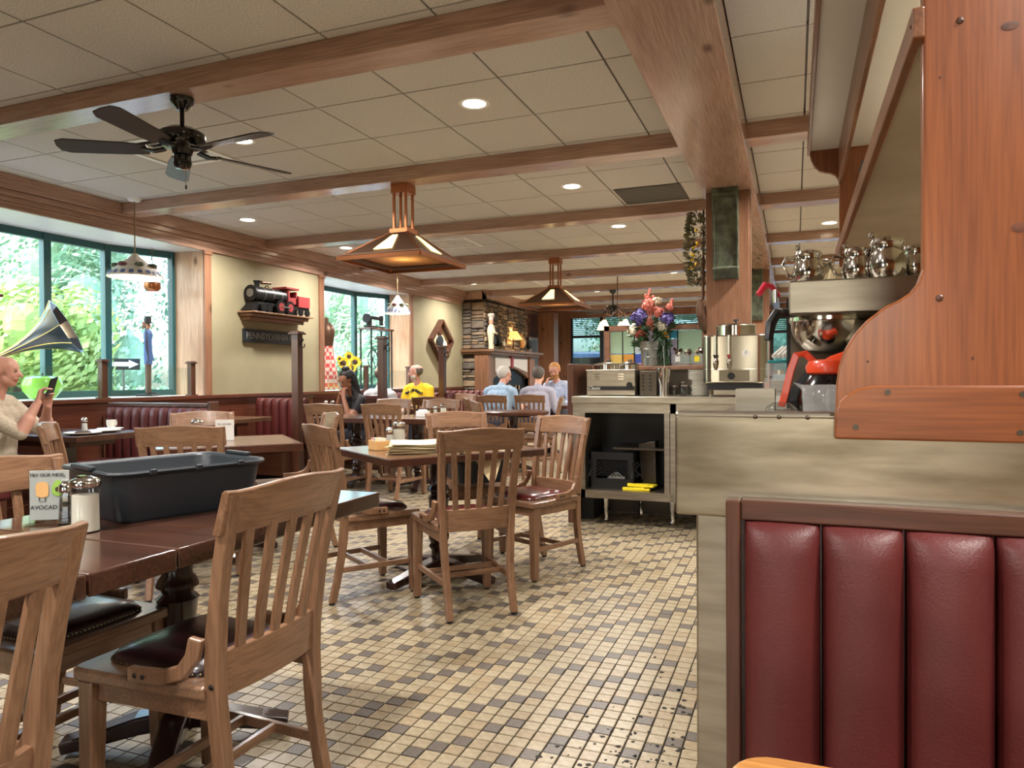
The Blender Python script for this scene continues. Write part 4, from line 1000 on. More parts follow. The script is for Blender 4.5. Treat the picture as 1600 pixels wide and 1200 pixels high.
booth(-5.95, -4.85, 7.97, 1, 9, 'burgundy booth whose back is behind the woman by the far bay window', False, .95)
booth(-5.95, -4.85, 9.95, -1, 9, 'burgundy booth behind the man in yellow', False, .95)
booth(-5.95, -4.9, 11.6, -1, 9, 'burgundy booth in the distance left of the stone fireplace', False, .95)
# posts with coat hooks
def hook_post(u, vt, d, nm, hgt):
    p = at(u, vt, d); t = thing('coat_post', nm, 'post', (p.x,p.y,0))
    MB().b2((-.045,-.045,0),(.045,.045,hgt)).build('post', 'walnut_z', t, bevel=.004); MB().b2((-.07,-.07,hgt),(.07,.07,hgt+.02)).build('cap', 'walnut', t, bevel=.004); MB().b2((-.055,-.055,hgt+.02),(.055,.055,hgt+.035)).build('finial', 'walnut', t, bevel=.004)
    for s in (0,1):
        h_ = MB().tube([(.045,0,hgt-.1),(.075,-.01,hgt-.15),(.11,-.015,hgt-.145),(.12,-.02,hgt-.11)] if s == 0 else [(.045,0,hgt-.09),(.08,-.005,hgt-.075),(.10,-.01,hgt-.05)], .007, 6).build('coat_hook', 'iron', t, smooth=True)
hook_post(464, 520, 8.15, 'tall wooden coat hook post covering the end of the railroad sign', 1.675)
hook_post(597, 530, 8.95, 'tall wooden coat hook post right of the sunflowers', 1.66)
hook_post(691, 541, 11.0, 'tall wooden coat hook post in front of the diamond shaped frame', 1.63)
hook_post(-25, 445, 4.4, 'coat hook post just outside the left edge, only its hooks showing', 1.69)
# short posts and glass guard on the sill
for k, (u, d) in enumerate(((161,None),(306,None),(572,None),(641,None))):
    p = onx(u, 616, XW+.0); p.y -= (.06 if k in (1,3) else 0)
    t = thing('sill_post', ('short wooden post on the sill in the middle of the near bay', 'short wooden post on the sill at the far end of the near bay', 'short wooden post on the sill in front of the sunflowers', 'short wooden post on the sill at the far end of the far bay')[k], 'post', (XW+.0,p.y,1.0))
    MB().b2((-.03,-.03,0),(.03,.03,.345)).build('post', 'walnut_z', t, bevel=.003); MB().b2((-.045,-.045,.345),(.045,.045,.36)).build('cap', 'walnut', t, bevel=.003); MB().b2((-.035,-.035,.36),(.035,.035,.372)).build('finial', 'walnut', t, bevel=.003); MB().b2((-.045,-.045,0),(.045,.045,.012)).build('foot', 'walnut', t)
for nm, y0, y1 in (('near', 2.8, 6.08), ('far', 8.45, 10.65)):
    o = MB().b2((XW-.004,y0,1.0),(XW+.004,y1,1.30)).build('glass_guard', 'glass'); tag(o, 'low clear glass guard along the sill of the %s bay window' % nm, 'glass panel')

# ================================================================== WALL DECOR
ys0, ys1 = onx(381, 495, XW+.1).y, onx(476, 497, XW+.1).y; zs = onx(430, 491, XW+.12).z
t = thing('train_shelf', 'wooden moulded wall shelf under the model locomotive', 'shelf', (XW,(ys0+ys1)/2,zs)); Ls = ys1-ys0
MB().b2((0,-Ls/2,-.02),(.24,Ls/2,0)).build('board', 'oak_h', t, bevel=.004); MB().b2((0,-Ls/2+.03,-.06),(.19,Ls/2-.03,-.02)).build('moulding', 'pine_y', t, bevel=.012, seg=3); MB().b2((0,-Ls/2+.06,-.10),(.14,Ls/2-.06,-.06)).build('lower_moulding', 'pine_y', t, bevel=.01)
# locomotive, front towards the viewer (-y)
t = thing('model_locomotive', 'black and red wooden model steam locomotive on the wall shelf', 'model train', (XW+.12,(ys0+ys1)/2+.0,zs))
MB().cyl((0,-.46,.22),(0,.10,.22),.085,n=24).build('boiler', 'black', t, smooth=R(40))
for y in (-.3,-.15,0): MB().cyl((0,y-.008,.22),(0,y+.008,.22),.088,n=24).build('boiler_band', 'grey_metal', t, smooth=R(40))
MB().cyl((0,-.475,.22),(0,-.455,.22),.095,n=24).build('smokebox_ring', 'iron', t); MB().cyl((0,-.485,.22),(0,-.47,.22),.05,n=20).build('smokebox_door', 'grey_metal', t)
MB().lathe([(.03,.29),(.03,.33),(.045,.37),(.05,.375),(.001,.376)], (0,-.36,0), 16).build('chimney', 'black', t, smooth=R(40)); MB().lathe([(.03,.29),(.03,.325),(.001,.345)], (0,-.18,0), 14).build('dome', 'brass_dull', t, smooth=True); MB().cyl((0,-.28,.36),(0,-.12,.375),.02,n=10).build('bell_beam', 'bronze', t)
cb = MB().b2((-.09,.10,.14),(.09,.13,.32)).b2((-.09,.13,.14),(-.08,.27,.22)).b2((.08,.13,.14),(.09,.27,.22)).b2((-.09,.25,.14),(.09,.27,.30)).build('cab', 'red_paint', t)
MB().b2((-.11,.04,.32),(.11,.29,.345)).build('cab_roof', 'red_paint', t, bevel=.004)
MB().b2((-.10,.29,.11),(.10,.52,.25)).build('tender', 'red_paint', t, bevel=.004); MB().b2((-.085,-.44,.08),(.085,.52,.115)).build('chassis', 'black', t); MB().hexa([(-.1,-.54,.01),(.1,-.54,.01),(.08,-.42,.01),(-.08,-.42,.01),(-.03,-.5,.1),(.03,-.5,.1),(.08,-.42,.1),(-.08,-.42,.1)]).build('cowcatcher', 'iron', t)
for y, r in ((-.36,.05),(-.26,.05),(-.05,.085),(.12,.085),(.33,.045),(.46,.045)):
    for s in (-1,1):
        wh = MB().cyl((s*.088,y,r),(s*.108,y,r),r,n=20).build('wheel', 'iron', t, smooth=R(40))
        if r > .06: MB().cyl((s*.106,y,r),(s*.112,y,r),r*.6,n=14).build('wheel_hub', 'red_paint', wh)
MB().bar((.114,-.05,.085),(.114,.12,.085),.008,.014).build('connecting_rod', 'grey_metal', t)
# railroad sign
sa, sb = onx(381, 524, XW+.03), onx(470, 532, XW+.03); zc = onx(425, 527, XW+.03).z
t = thing('railroad_sign', 'dark wall sign with silver letters reading Pennsylvania R.R.', 'sign', (XW+.005,(sa.y+sb.y)/2,zc)); Ls = sb.y-sa.y; hs = .16
MB().b2((0,-Ls/2,-hs/2),(.02,Ls/2,hs/2)).build('board', 'sign_black', t); m_ = MB()
for z in (-hs/2,hs/2-.012): m_.b2((.02,-Ls/2,z),(.026,Ls/2,z+.012))
for yy in (-Ls/2,Ls/2-.012): m_.b2((.02,yy,-hs/2),(.026,yy+.012,hs/2))
m_.build('border', 'sign_black', t)
SIDE = Matrix.Rotation(R(90), 4, 'Z') @ Matrix.Rotation(R(90), 4, 'X')
text('PENNSYLVANIA R.R.', .108, 'sign_silver', t, Matrix.Translation((.0215,0,0)) @ SIDE)
# diamond frame
ce = onx(688, 533, XW+.03); t = thing('diamond_frame', 'dark wooden diamond shaped shadow box on the cream wall', 'picture', (XW,ce.y,ce.z)); a, b_ = .44, .38
P = [(0,-b_ ),(a,0),(0,b_),(-a,0)]
pts = [(-a*.95,0),(0,-b_),(a*.95,0),(0,b_)]
for k in range(4):
    p, q = pts[k], pts[(k+1) % 4]; MB().bar((.05,p[0],p[1]),(.05,q[0],q[1]),.05,.10,(1,0,0)).build('frame_side', 'walnut', t, bevel=.003)
MB().prism(pts, .004, .012, 'x').build('backing', 'parchment', t)
for k, (y, z, r) in enumerate(((0,.18,.10),(.0,.0,.14),(-.1,-.15,.09),(.16,-.05,.08))): MB().ell((.03,y,z),(.02,r,r*.8),12,8).build('memorabilia', ('walnut','sign_black','patina','white')[k], t)
# ================================================================== FIREPLACE
XF = -5.63; YF0, YF1 = 12.9, 15.25; ZM = 1.68
f = thing('stone_fireplace', 'stacked fieldstone chimney breast with a mantel and arched opening', 'fireplace', (0,0,0))
m_ = MB(); m_.b2((XW,YF0+.02,0),(XF-.02,YF1,2.70)); m_.build('core', 'mortar', f)
rr = random.Random(21); protoS = {}
def stone(c, s, ax, k):
    m_ = MB(); a, b_, d = s; P = []
    for (i, j) in ((-1,-1),(1,-1),(1,1),(-1,1)): P.append((i*a/2*rr.uniform(.9,1.02), j*b_/2*rr.uniform(.82,1.02)))
    # irregular hexagon-ish outline
    P = [P[0], (rr.uniform(-.2,.2)*a, -b_/2*rr.uniform(.9,1.02)), P[1], P[2], (rr.uniform(-.2,.2)*a, b_/2*rr.uniform(.9,1.02)), P[3]]
    ins = [(p[0]*.88,p[1]*.8) for p in P]
    if ax == 'y': L = [[(p[0], t_, p[1]) for p in q] for q, t_ in ((P,.0),(P,-d*.6),(ins,-d))]
    else: L = [[(t_, p[0], p[1]) for p in q] for q, t_ in ((P,.0),(P,d*.6),(ins,d))]
    m_.loft(L); m_.build('stone', 'stone%d' % k, f, loc=c)
def stone_field(u0, u1, z0, z1, ax):
    def split(a, b_, c, d):
        w, h_ = b_-a, d-c
        if w > .42 or (w > .24 and h_ < .16 and rr.random() < .6) or (w > 2.6*h_ and w > .3):
            q = a+w*rr.uniform(.35,.65); split(a,q,c,d); split(q,b_,c,d); return
        if h_ > .19 or (h_ > .10 and rr.random() < .62):
            q = c+h_*rr.uniform(.35,.65); split(a,b_,c,q); split(a,b_,q,d); return
        cc = ((a+b_)/2, YF0+.025, (c+d)/2) if ax == 'y' else (XF-.025, (a+b_)/2, (c+d)/2)
        stone(cc, (w-.008, h_-.008, rr.uniform(.025,.07)), ax, rr.randrange(5))
    split(u0, u1, z0, z1)
stone_field(XW, XF, ZM+.06, 2.66, 'y'); stone_field(YF0, YF1, ZM+.06, 2.66, 'x'); stone_field(XW+.0, XF-.18, .1, ZM-.12, 'y')
# crown jog round the breast
m_ = MB(); m_.b2((XW,YF0-.10,2.70),(XF+.10,YF0,CE)); m_.b2((XF,YF0-.1,2.70),(XF+.10,YF1+.1,CE)); o = m_.build('trim_20', 'beam_y', bevel=.004); struct(o, 'wooden crown beam stepping round the chimney breast', 'moulding')
m_ = MB(); m_.b2((XW-.01,YF1+.1,2.72),(XW+.12,YB,CE)); o = m_.build('trim_21', 'beam_y'); struct(o, 'wooden crown beam beyond the fireplace', 'moulding')
# mantel and surround
mt = MB().b2((XW+.0,YF0-.10,ZM),(XF+.24,YF1+.5,ZM+.05)).b2((XW,YF0-.06,ZM-.05),(XF+.18,YF1+.42,ZM)).build('mantel_shelf', 'oak_h', f, bevel=.006)
MB().b2((XF-.20,YF0-.04,0),(XF+.10,YF0+.12,ZM-.05)).build('pilaster', 'pine_z', f, bevel=.006)
MB().b2((XF-.16,YF0-.052,.75),(XF+.06,YF0-.038,ZM-.12)).build('pilaster_panel', 'pine_z', f, bevel=.006)
MB().b2((XF,YF1-.05,0),(XF+.10,YF1+.3,ZM-.05)).build('pilaster', 'pine_z', f, bevel=.006)
ym = (YF0+YF1+.15)/2; arch = []
n = 16; ya, yb_ = YF0+.28, YF1-.05
poly = [(YF0+.12,ZM-.05),(YF0+.12,.0),(ya,.0),(ya,1.15)]
for k in range(n+1): q = k/n; poly.append((ya+(yb_-ya)*q, 1.15+.22*math.sin(math.pi*q)))
poly += [(yb_,0),(YF1-.05,0),(YF1-.05,ZM-.05)]
MB().prism(poly[:3]+poly[3:], XF-.01, XF+.06, 'x').build('surround', 'oak', f)
mat('arch_panel', (214,206,196), .4)
for s in (0,1):
    a0 = ya+.08+s*(yb_-ya)*.5; a1 = a0+(yb_-ya)*.5-.16; q = [(a0,ZM-.10),(a0,1.29+(0 if s == 0 else .12)),(a1,1.29+(.12 if s == 0 else 0)),(a1,ZM-.10)]
    MB().prism(q, XF+.06, XF+.075, 'x').build('surround_panel', 'arch_panel', f, bevel=.004)
MB().b2((XF+.055,ym-.06,1.38),(XF+.10,ym+.06,ZM-.06)).build('keystone', 'red_paint', f, bevel=.004)
MB().b2((XF-.5,ya,0),(XF-.018,yb_,1.36)).build('firebox', 'black', f)
for k in range(26):
    y = rr.uniform(ya+.1, yb_-.1); z = rr.uniform(.25, 1.0); MB().b2((XF-.018,y-.09,z-.045),(XF-.0,y+.09,z+.045)).build('fire_brick', 'stone%d' % (k % 5), f)
# ---- mantel figures
def figpt(u, v): return ony(u, v, YF0+.1)
def mantel_y(u): r = ray(u, 545); return (XF+.08)/r.x*r.y
ZMM = ZM+.0505
t = thing('chef_statue', 'white chef statue with a tall hat and black apron on the mantel', 'statue', (XF+.13,mantel_y(764),ZMM), R(-60)); t.scale = (.88,.88,.88)
MB().lathe([(.001,0),(.075,0),(.07,.12),(.085,.25),(.11,.36),(.105,.45),(.07,.52),(.04,.55),(.001,.56)], n=18, sy=.85).build('body', 'cream_fig', t, smooth=True)
MB().lathe([(.001,.53),(.045,.55),(.055,.60),(.045,.65),(.001,.67)], n=14).build('head', 'skin_light', t, smooth=True); MB().lathe([(.05,.645),(.05,.70),(.075,.72),(.08,.77),(.06,.79),(.001,.80)], n=16).build('hat', 'porcelain', t, smooth=R(50))
MB().b2((-.08,.05,.10),(.08,.11,.33)).build('apron', 'sign_black', t, bevel=.02)
for s in (-1,1): MB().tube([(s*.1,0,.46),(s*.13,.05,.36),(s*.05,.12,.34)], [.035,.032,.025], 8).build('arm', 'cream_fig', t, smooth=True)
def rooster(u, s, nm, c1, c2, rz=0):
    t = thing('rooster_figure', nm, 'figurine', (XF+.06,mantel_y(u),ZMM), rz)
    MB().lathe([(.001,0),(.05,0),(.045,.02),(.001,.025)], n=12).build('base', c2, t)
    MB().tube([(0,.10*s,.34*s),(0,.07*s,.22*s),(0,0,.17*s),(0,-.05*s,.26*s),(0,-.06*s,.36*s)], [.02*s,.06*s,.085*s,.055*s,.035*s], 10).build('body', c1, t, smooth=True)
    MB().ell((0,-.065*s,.39*s), .04*s, 10, 7).build('head', c1, t, smooth=True); MB().prism([(-.1*s,.39*s),(-.06*s,.40*s),(-.06*s,.44*s),(-.02*s,.45*s),(-.03*s,.40*s)], -.008, .008, 'x').build('comb', 'red_paint', t)
    for sx in (-.02,.02): MB().cyl((sx,0,.02),(sx,0,.12*s),.008).build('leg', 'brass_dull', t)
rooster(780, .82, 'dark rooster figurine beside the chef statue', 'black', 'walnut')
rooster(788, .55, 'small cream hen figurine on the mantel', 'cream_fig', 'brass_dull', R(180))
rooster(817, .95, 'orange speckled hen figurine right of the pleated lamp', 'bread_print', 'brass_dull')
rooster(828, .80, 'black and red rooster figurine at the far end of the mantel', 'sign_black', 'red_paint')
t = thing('mantel_lamp', 'table lamp with a glowing pleated shade on the mantel', 'lamp', (XF+.08,mantel_y(802),ZMM))
MB().lathe([(.001,0),(.06,0),(.05,.02),(.02,.03),(.018,.26),(.001,.27)], n=14).build('base', 'steel_dark', t, smooth=R(50))
sh = [];  n = 40
for r_, z in ((.19,.25),(.08,.42)): sh.append([((r_+(.006 if k % 2 else -.006))*math.cos(2*math.pi*k/n), (r_+(.006 if k % 2 else -.006))*math.sin(2*math.pi*k/n), z) for k in range(n)])
MB().loft(sh, cap=False).build('shade', 'lampshade_far', t)
L = bpy.data.lights.new('mantel_bulb', 'POINT'); L.energy = 8; L.color = (1,.75,.45); L.shadow_soft_size = .04; lo = bpy.data.objects.new('bulb', L); COL.objects.link(lo); lo.parent = t; lo.location = (0,0,.34)
# brick wall part with a small window past the fireplace
o = MB().b2((XW+.0,YF1,0),(XW+.10,YB,2.72)).build('wall_brick', 'brick'); struct(o, 'brick faced wall beyond the fireplace', 'wall')
w = thing('window_4', 'small white framed window in the brick wall beyond the fireplace', 'window', (0,0,0)); w['kind'] = 'structure'
p0, p1 = onx(826, 505, XW+.11), onx(839, 560, XW+.11)
MB().b2((XW+.10,p0.y,1.45),(XW+.14,p1.y,2.15)).build('frame', 'white', w); mat('bright_pane', (214,226,224), .2); MB().b2((XW+.138,p0.y+.08,1.52),(XW+.146,p1.y-.08,2.08)).build('pane', 'bright_pane', w)
o = MB().b2((-5.75,16.4,0),(-5.35,16.75,2.72)).build('trim_22', 'pine_z', bevel=.005); struct(o, 'square pine post near the far corner of the room', 'post')

# ================================================================== LAMPS AND FANS
def mission_lamp(x, y, nm):
    t = thing('pyramid_lamp', nm, 'pendant lamp', (x,y,0)); zb, zt = 2.125, 2.36; a, c, B = .07, .07, (.37,.40)
    MB().b2((-.075,-.075,2.69),(.075,.075,2.765)).build('ceiling_plate', 'copper', t, bevel=.003)
    for sx in (-1,1):
        for sy in (-1,1): MB().b2((sx*.055-.009,sy*.055-.009,zt+.03),(sx*.055+.009,sy*.055+.009,2.70)).build('rod', 'copper', t)
    MB().b2((-.085,-.085,zt-.01),(.085,.085,zt+.04)).build('collar', 'copper', t, bevel=.003)
    top = [(-.08,-.08,zt),(.08,-.08,zt),(.08,.08,zt),(-.08,.08,zt)]; bot = [(-B[0],-B[1],zb),(B[0],-B[1],zb),(B[0],B[1],zb),(-B[0],B[1],zb)]
    for k in range(4):
        p, q, r_, s = Vector(bot[k]), Vector(bot[(k+1) % 4]), Vector(top[(k+1) % 4]), Vector(top[k]); nn = (q-p).cross(s-p).normalized()
        pn = MB().hexa([p,q,r_,s,p+nn*.006,q+nn*.006,r_+nn*.006,s+nn*.006]).build('shade_panel', 'bronze', t)
        def P(a_, b_): lo_ = p+(q-p)*a_; hi_ = s+(r_-s)*a_; return lo_+(hi_-lo_)*b_+nn*.008
        g = [P(.36,.25),P(.64,.25),P(.60,.85),P(.40,.85)]; MB().hexa([*g, *[v+nn*.006 for v in g]]).build('amber_pane', 'amber_glass', pn)
        MB().bar(p,s,.022,.022).build('rib', 'copper', t); MB().bar(p,q,.02,.03).build('rim', 'copper', t)
    m_ = MB(); B2 = (.29,.32)
    m_.add([(-B2[0],-B2[1],zb+.03),(B2[0],-B2[1],zb+.03),(B2[0],B2[1],zb+.03),(-B2[0],B2[1],zb+.03)], [(0,1,2,3)]); m_.build('diffuser', 'lamp_glow', t)
    m_ = MB()
    for a_, b_ in (((-B[0],-B[1]),(B[0],-B2[1])), ((-B[0],B2[1]),(B[0],B[1])), ((-B[0],-B2[1]),(-B2[0],B2[1])), ((B2[0],-B2[1]),(B[0],B2[1]))): m_.b2((a_[0],a_[1],zb+.02),(b_[0],b_[1],zb+.032))
    m_.build('bottom_frame', 'bronze', t)
    L = bpy.data.lights.new('lamp', 'POINT'); L.energy = 4; L.shadow_soft_size = .05; L.color = (1,.78,.5); lo = bpy.data.objects.new('bulb', L); COL.objects.link(lo); lo.parent = t; lo.location = (0,0,zb+.12)
mission_lamp(-3.0, 5.22, 'nearer copper pyramid lamp hanging from a ceiling beam'); mission_lamp(-2.98, 9.22, 'farther copper pyramid lamp hanging from a ceiling beam')
def pendant(u, vc, vt, vb, d, wpx, nm):
    c = at(u, (vt+vb)/2, d); t = thing('pendant_lamp', nm, 'pendant lamp', (c.x,c.y,0)); r = wpx/FPX*d/2; zt = at(u,vt,d).z; zb = at(u,vb,d).z; hh = zt-zb
    MB().lathe([(.001,CE-.03),(.05,CE-.026),(.065,CE-.002),(.001,CE-.001)], n=20).build('canopy', 'white', t, smooth=True); MB().cyl((0,0,zt),(0,0,CE-.02),.006,n=8).build('cord', 'brass_dull', t)
    pr = [(.025,zt+.02),(.035,zt),(r*.45,zt-hh*.32),(r*.75,zt-hh*.62),(r*.95,zb+hh*.1),(r,zb)]
    sd = MB().lathe(pr+[(q[0]-.006,q[1]-.004) for q in pr[::-1]], n=32, cap=False).build('shade', 'pendant_shade', t, smooth=R(50))
    for k in range(20):
        a0, a1 = 2*math.pi*k/20, 2*math.pi*(k+.55)/20; r0, z0, r1, z1 = r*.975+.004, zb+hh*.07, r*.87+.004, zb+hh*.24
        MB().add([(r0*math.cos(a0),r0*math.sin(a0),z0),(r0*math.cos(a1),r0*math.sin(a1),z0),(r1*math.cos(a1),r1*math.sin(a1),z1),(r1*math.cos(a0),r1*math.sin(a0),z1)], [(0,1,2,3)]).build('blue_dash', 'pendant_blue', sd)
    for k in range(7):
        a = 2*math.pi*k/7+.4; MB().ell((r*.66*math.cos(a),r*.66*math.sin(a),zb+hh*.52), (.045,.045,.022), 8, 5).build('painted_flower', 'pendant_floral' if k % 2 else 'patina', sd)
    MB().ell((0,0,zb+hh*.25), .045, 12, 8).build('bulb', 'glass_shade', t, smooth=True)
    L = bpy.data.lights.new('lamp', 'POINT'); L.energy = 7; L.color = (1,.78,.5); L.shadow_soft_size = .05; lo = bpy.data.objects.new('bulb_light', L); COL.objects.link(lo); lo.parent = t; lo.location = (0,0,zb-.0)
pendant(211, 306, 400, 433, 6.75, 81, 'nearer painted ceramic pendant lamp in front of the near bay window'); pendant(621, 425, 464, 490, 11.3, 40, 'farther painted ceramic pendant lamp by the far bay window')
def fan(x, y, ztop, a0, nm, drop=.18):
    t = thing('ceiling_fan', nm, 'ceiling fan', (x,y,0))
    MB().lathe([(.001,ztop-.07),(.03,ztop-.068),(.062,ztop-.03),(.066,ztop),(.001,ztop)], n=24).build('canopy', 'black_gloss', t, smooth=R(40)); zm = ztop-.07-drop+.10
    MB().cyl((0,0,zm),(0,0,ztop-.06),.012).build('downrod', 'iron', t)
    MB().lathe([(.001,zm-.16),(.05,zm-.15),(.058,zm-.12),(.11,zm-.10),(.125,zm-.07),(.12,zm-.03),(.08,zm-.005),(.03,zm+.01),(.001,zm+.01)], n=28).build('motor', 'black_gloss', t, smooth=R(40))
    MB().lathe([(.045,zm-.155),(.05,zm-.20),(.04,zm-.225),(.001,zm-.23)], n=20).build('switch_housing', 'black_gloss', t, smooth=R(40))
    for k in range(5):
        a = a0+2*math.pi*k/5; Mx = Matrix.Rotation(a,4,'Z')
        MB().sweep([(.09,0,zm-.12),(.15,0,zm-.135),(.21,0,zm-.125)], [(-.025,-.005),(.025,-.005),(.025,.005),(-.025,.005)]).tf(Mx).build('blade_iron', 'iron', t)
        B = [(.18,-.05),(.30,-.062),(.60,-.07),(.645,-.05),(.655,0),(.645,.05),(.60,.07),(.30,.062),(.18,.05)]
        MB().prism(B, -.004, .004, 'z').tf(Mx @ Matrix.Translation((0,0,zm-.125)) @ Matrix.Rotation(R(13),4,'X')).build('blade', 'fan_blade', t, bevel=.002)
    MB().cyl((.045,-.02,zm-.22),(.045,-.02,zm-.33),.002,n=6).build('pull_chain', 'brass_dull', t); MB().ell((.045,-.02,zm-.34),(.006,.006,.014),8,6).build('chain_knob', 'black', t)
fan(-3.22, 3.13, 2.765, R(-5), 'near black ceiling fan with five blades hanging from the beam', .20)
fan(-3.10, 12.99, 2.765, R(10), 'distant black ceiling fan over the far tables', .30)
# antler style chandelier far away
c = at(965, 505, 12.2); t = thing('chandelier', 'rustic branch chandelier with small glass shades, beyond the flower bucket', 'chandelier', (c.x,c.y,0)); z0 = c.z
MB().cyl((0,0,z0+.1),(0,0,CE),.01).build('stem', 'bronze', t)
for k in range(5):
    a = R(20+72*k); d = Vector((math.cos(a),math.sin(a),0)); arm = MB().tube([(0,0,z0+.22),tuple(d*.15+Vector((0,0,z0+.12))),tuple(d*.26+Vector((0,0,z0+.15))),tuple(d*.30+Vector((0,0,z0+.03)))], [.014,.013,.011,.008], 7).build('arm', 'bronze', t, smooth=True)
    MB().tube([tuple(d*.2+Vector((0,0,z0+.13))),tuple(d*.24+Vector((.02,.02,z0+.3)))], [.01,.003], 6).build('antler_tip', 'bronze', arm)
    MB().lathe([(.03,z0+.04),(.05,z0),(.095,z0-.10),(.09,z0-.10),(.045,z0)], (d.x*.30,d.y*.30,0), 16, cap=False).build('shade', 'glass_shade', arm, smooth=True)
# ================================================================== TABLE TOP THINGS
def sugar_jar(p, s, nm, lidmat='chrome'):
    t = thing('sugar_jar', nm, 'sugar jar', p)
    MB().lathe([(.001,0),(.036*s,0),(.038*s,.006*s),(.036*s,.012*s),(.035*s,.115*s),(.037*s,.12*s),(.034*s,.126*s)], n=24, cap=False).build('glass', 'clear', t, smooth=R(50))
    MB().lathe([(.001,.003),(.0335*s,.003),(.0325*s,.10*s),(.001,.104*s)], n=22).build('sugar', 'sugar', t, smooth=R(50))
    l = MB().lathe([(.037*s,.122*s),(.039*s,.124*s),(.039*s,.134*s),(.034*s,.142*s),(.015*s,.149*s),(.001,.15*s)], n=24).build('lid', lidmat, t, smooth=R(50))
    MB().box((0,-.01*s,.15*s),(.016*s,.02*s,.005*s)).build('flap', 'chrome', l)
def shaker(p, s, nm, fill):
    t = thing('shaker', nm, 'shaker', p)
    MB().lathe([(.001,0),(.021*s,0),(.022*s,.01*s),(.018*s,.075*s),(.017*s,.08*s)], n=10, cap=False).build('glass', 'clear', t, smooth=R(20))
    MB().lathe([(.001,.003),(.0195*s,.003),(.0165*s,.065*s),(.001,.067*s)], n=10).build('filling', fill, t)
    MB().lathe([(.019*s,.078*s),(.021*s,.082*s),(.020*s,.095*s),(.012*s,.105*s),(.001,.107*s)], n=14).build('cap', 'chrome', t, smooth=R(50))
ZF = .7605
sj = onz(134, 830, ZF); sugar_jar((sj.x,sj.y,ZF), 1.02, 'sugar jar with a steel lid on the front table')
sp = onz(96, 820, ZF); shaker((sp.x,sp.y+.02,ZF), 1.18, 'pepper shaker in front of the menu card on the front table', 'pepper')
cp = onz(70, 822, ZF)
t = thing('menu_card', 'white table card with TRY OUR NEW and AVOCAD lettering in a clear holder', 'card', (cp.x-.02,cp.y+.03,ZF), R(32))
MB().b2((-.052,-.002,.012),(.052,.002,.155)).build('card', 'paper', t)
MB().b2((-.054,-.0035,.0),(.054,-.0025,.157)).build('holder', 'clear', t); MB().b2((-.054,-.035,0),(.054,.035,.004)).build('holder_foot', 'clear', t)
text('TRY OUR NEW', .0135, 'black', t, Matrix.Translation((-.006,-.0042,.142)) @ FRONT, ext=.0003)
text('$13.99', .006, 'black', t, Matrix.Translation((.036,-.0042,.138)) @ Matrix.Rotation(R(12),4,'Y') @ FRONT, ext=.0002)
text('AVOCAD', .017, 'black', t, Matrix.Translation((-.014,-.0042,.048)) @ FRONT, ext=.0003)
text('BETTER', .006, 'grey_metal', t, Matrix.Translation((-.018,-.0042,.066)) @ FRONT, ext=.0002)
MB().prism(rrect(.034,.045,.012,4,-.018,.100), -.0046, -.004, 'y').build('toast_print', 'bread_print', t)
MB().prism([(.024+.017*math.cos(a)*(1-.25*math.sin(a)), .104+.024*math.sin(a)) for a in [k*math.pi/8 for k in range(16)]], -.0046, -.004, 'y').build('avocado_print', 'lime_print', t)
MB().ell((.024,-.0046,.100), (.008,.0006,.008), 12, 6).build('pit_print', 'bark', t)
for x in (-.026,-.010): MB().b2((x-.001,-.0046,.069),(x+.001,-.0042,.08)).build('limb_print', 'black', t)
# bus tub
bt = thing('bus_tub', 'black plastic dish tub standing on the front table', 'tub', (-1.905,1.775,ZF), R(-17))
def ring(w, l, z, r=.045): return [(p[0],p[1],z) for p in rrect(w,l,r,5)]
MB().loft([ring(.33,.42,0,.04), ring(.345,.435,.01,.045), ring(.375,.475,.135,.05), ring(.40,.50,.14,.055), ring(.41,.51,.147,.06), ring(.40,.50,.153,.055), ring(.375,.475,.15,.05), ring(.365,.465,.14,.05), ring(.335,.425,.014,.04), ring(.32,.41,.008,.04)]).build('shell', 'tub_black', bt, smooth=R(50))
for sy in (-1,1): MB().box((0,sy*.252,.158),(.14,.02,.014)).build('handle', 'tub_black', bt, bevel=.005)
for k in range(3): MB().box((.205,-.14+.14*k,.148),(.012,.02,.016)).build('rim_rib', 'tub_black', bt, bevel=.003)
# centre table set
def ct(lx, ly, z=.7625):
    v = Matrix.Rotation(R(-35),3,'Z') @ Vector((lx,ly,0)); return (-1.975+v.x, 3.83+v.y, z)
def on_ct(u, v): p = onz(u, v, .7625); return (p.x,p.y,.7625)
sugar_jar(on_ct(624,697), 1.02, 'sugar jar on the centre table behind the parchment sheets')
shaker(on_ct(609,699), 1.15, 'salt shaker left of the sugar jar on the centre table', 'salt')
p = on_ct(592, 703); t = thing('packet_caddy', 'wooden caddy of sweetener packets on the centre table', 'caddy', p, R(-35))
m_ = MB(); m_.b2((-.06,-.04,0),(.06,-.034,.055)); m_.b2((-.06,.034,0),(.06,.04,.055)); m_.b2((-.06,-.034,0),(-.054,.034,.055)); m_.b2((.054,-.034,0),(.06,.034,.055)); m_.b2((-.06,-.04,0),(.06,.04,.005)); m_.build('box', 'bread_print', t)
for k in range(7): MB().box((-.04+.013*k,0,.045),(.004,.055,.05)).build('packet', ('paper','pinkred','paper','teal','paper','yellow','paper')[k], t)
m_ = None
rr = random.Random(4)
pb = Vector(on_ct(655,706)); 
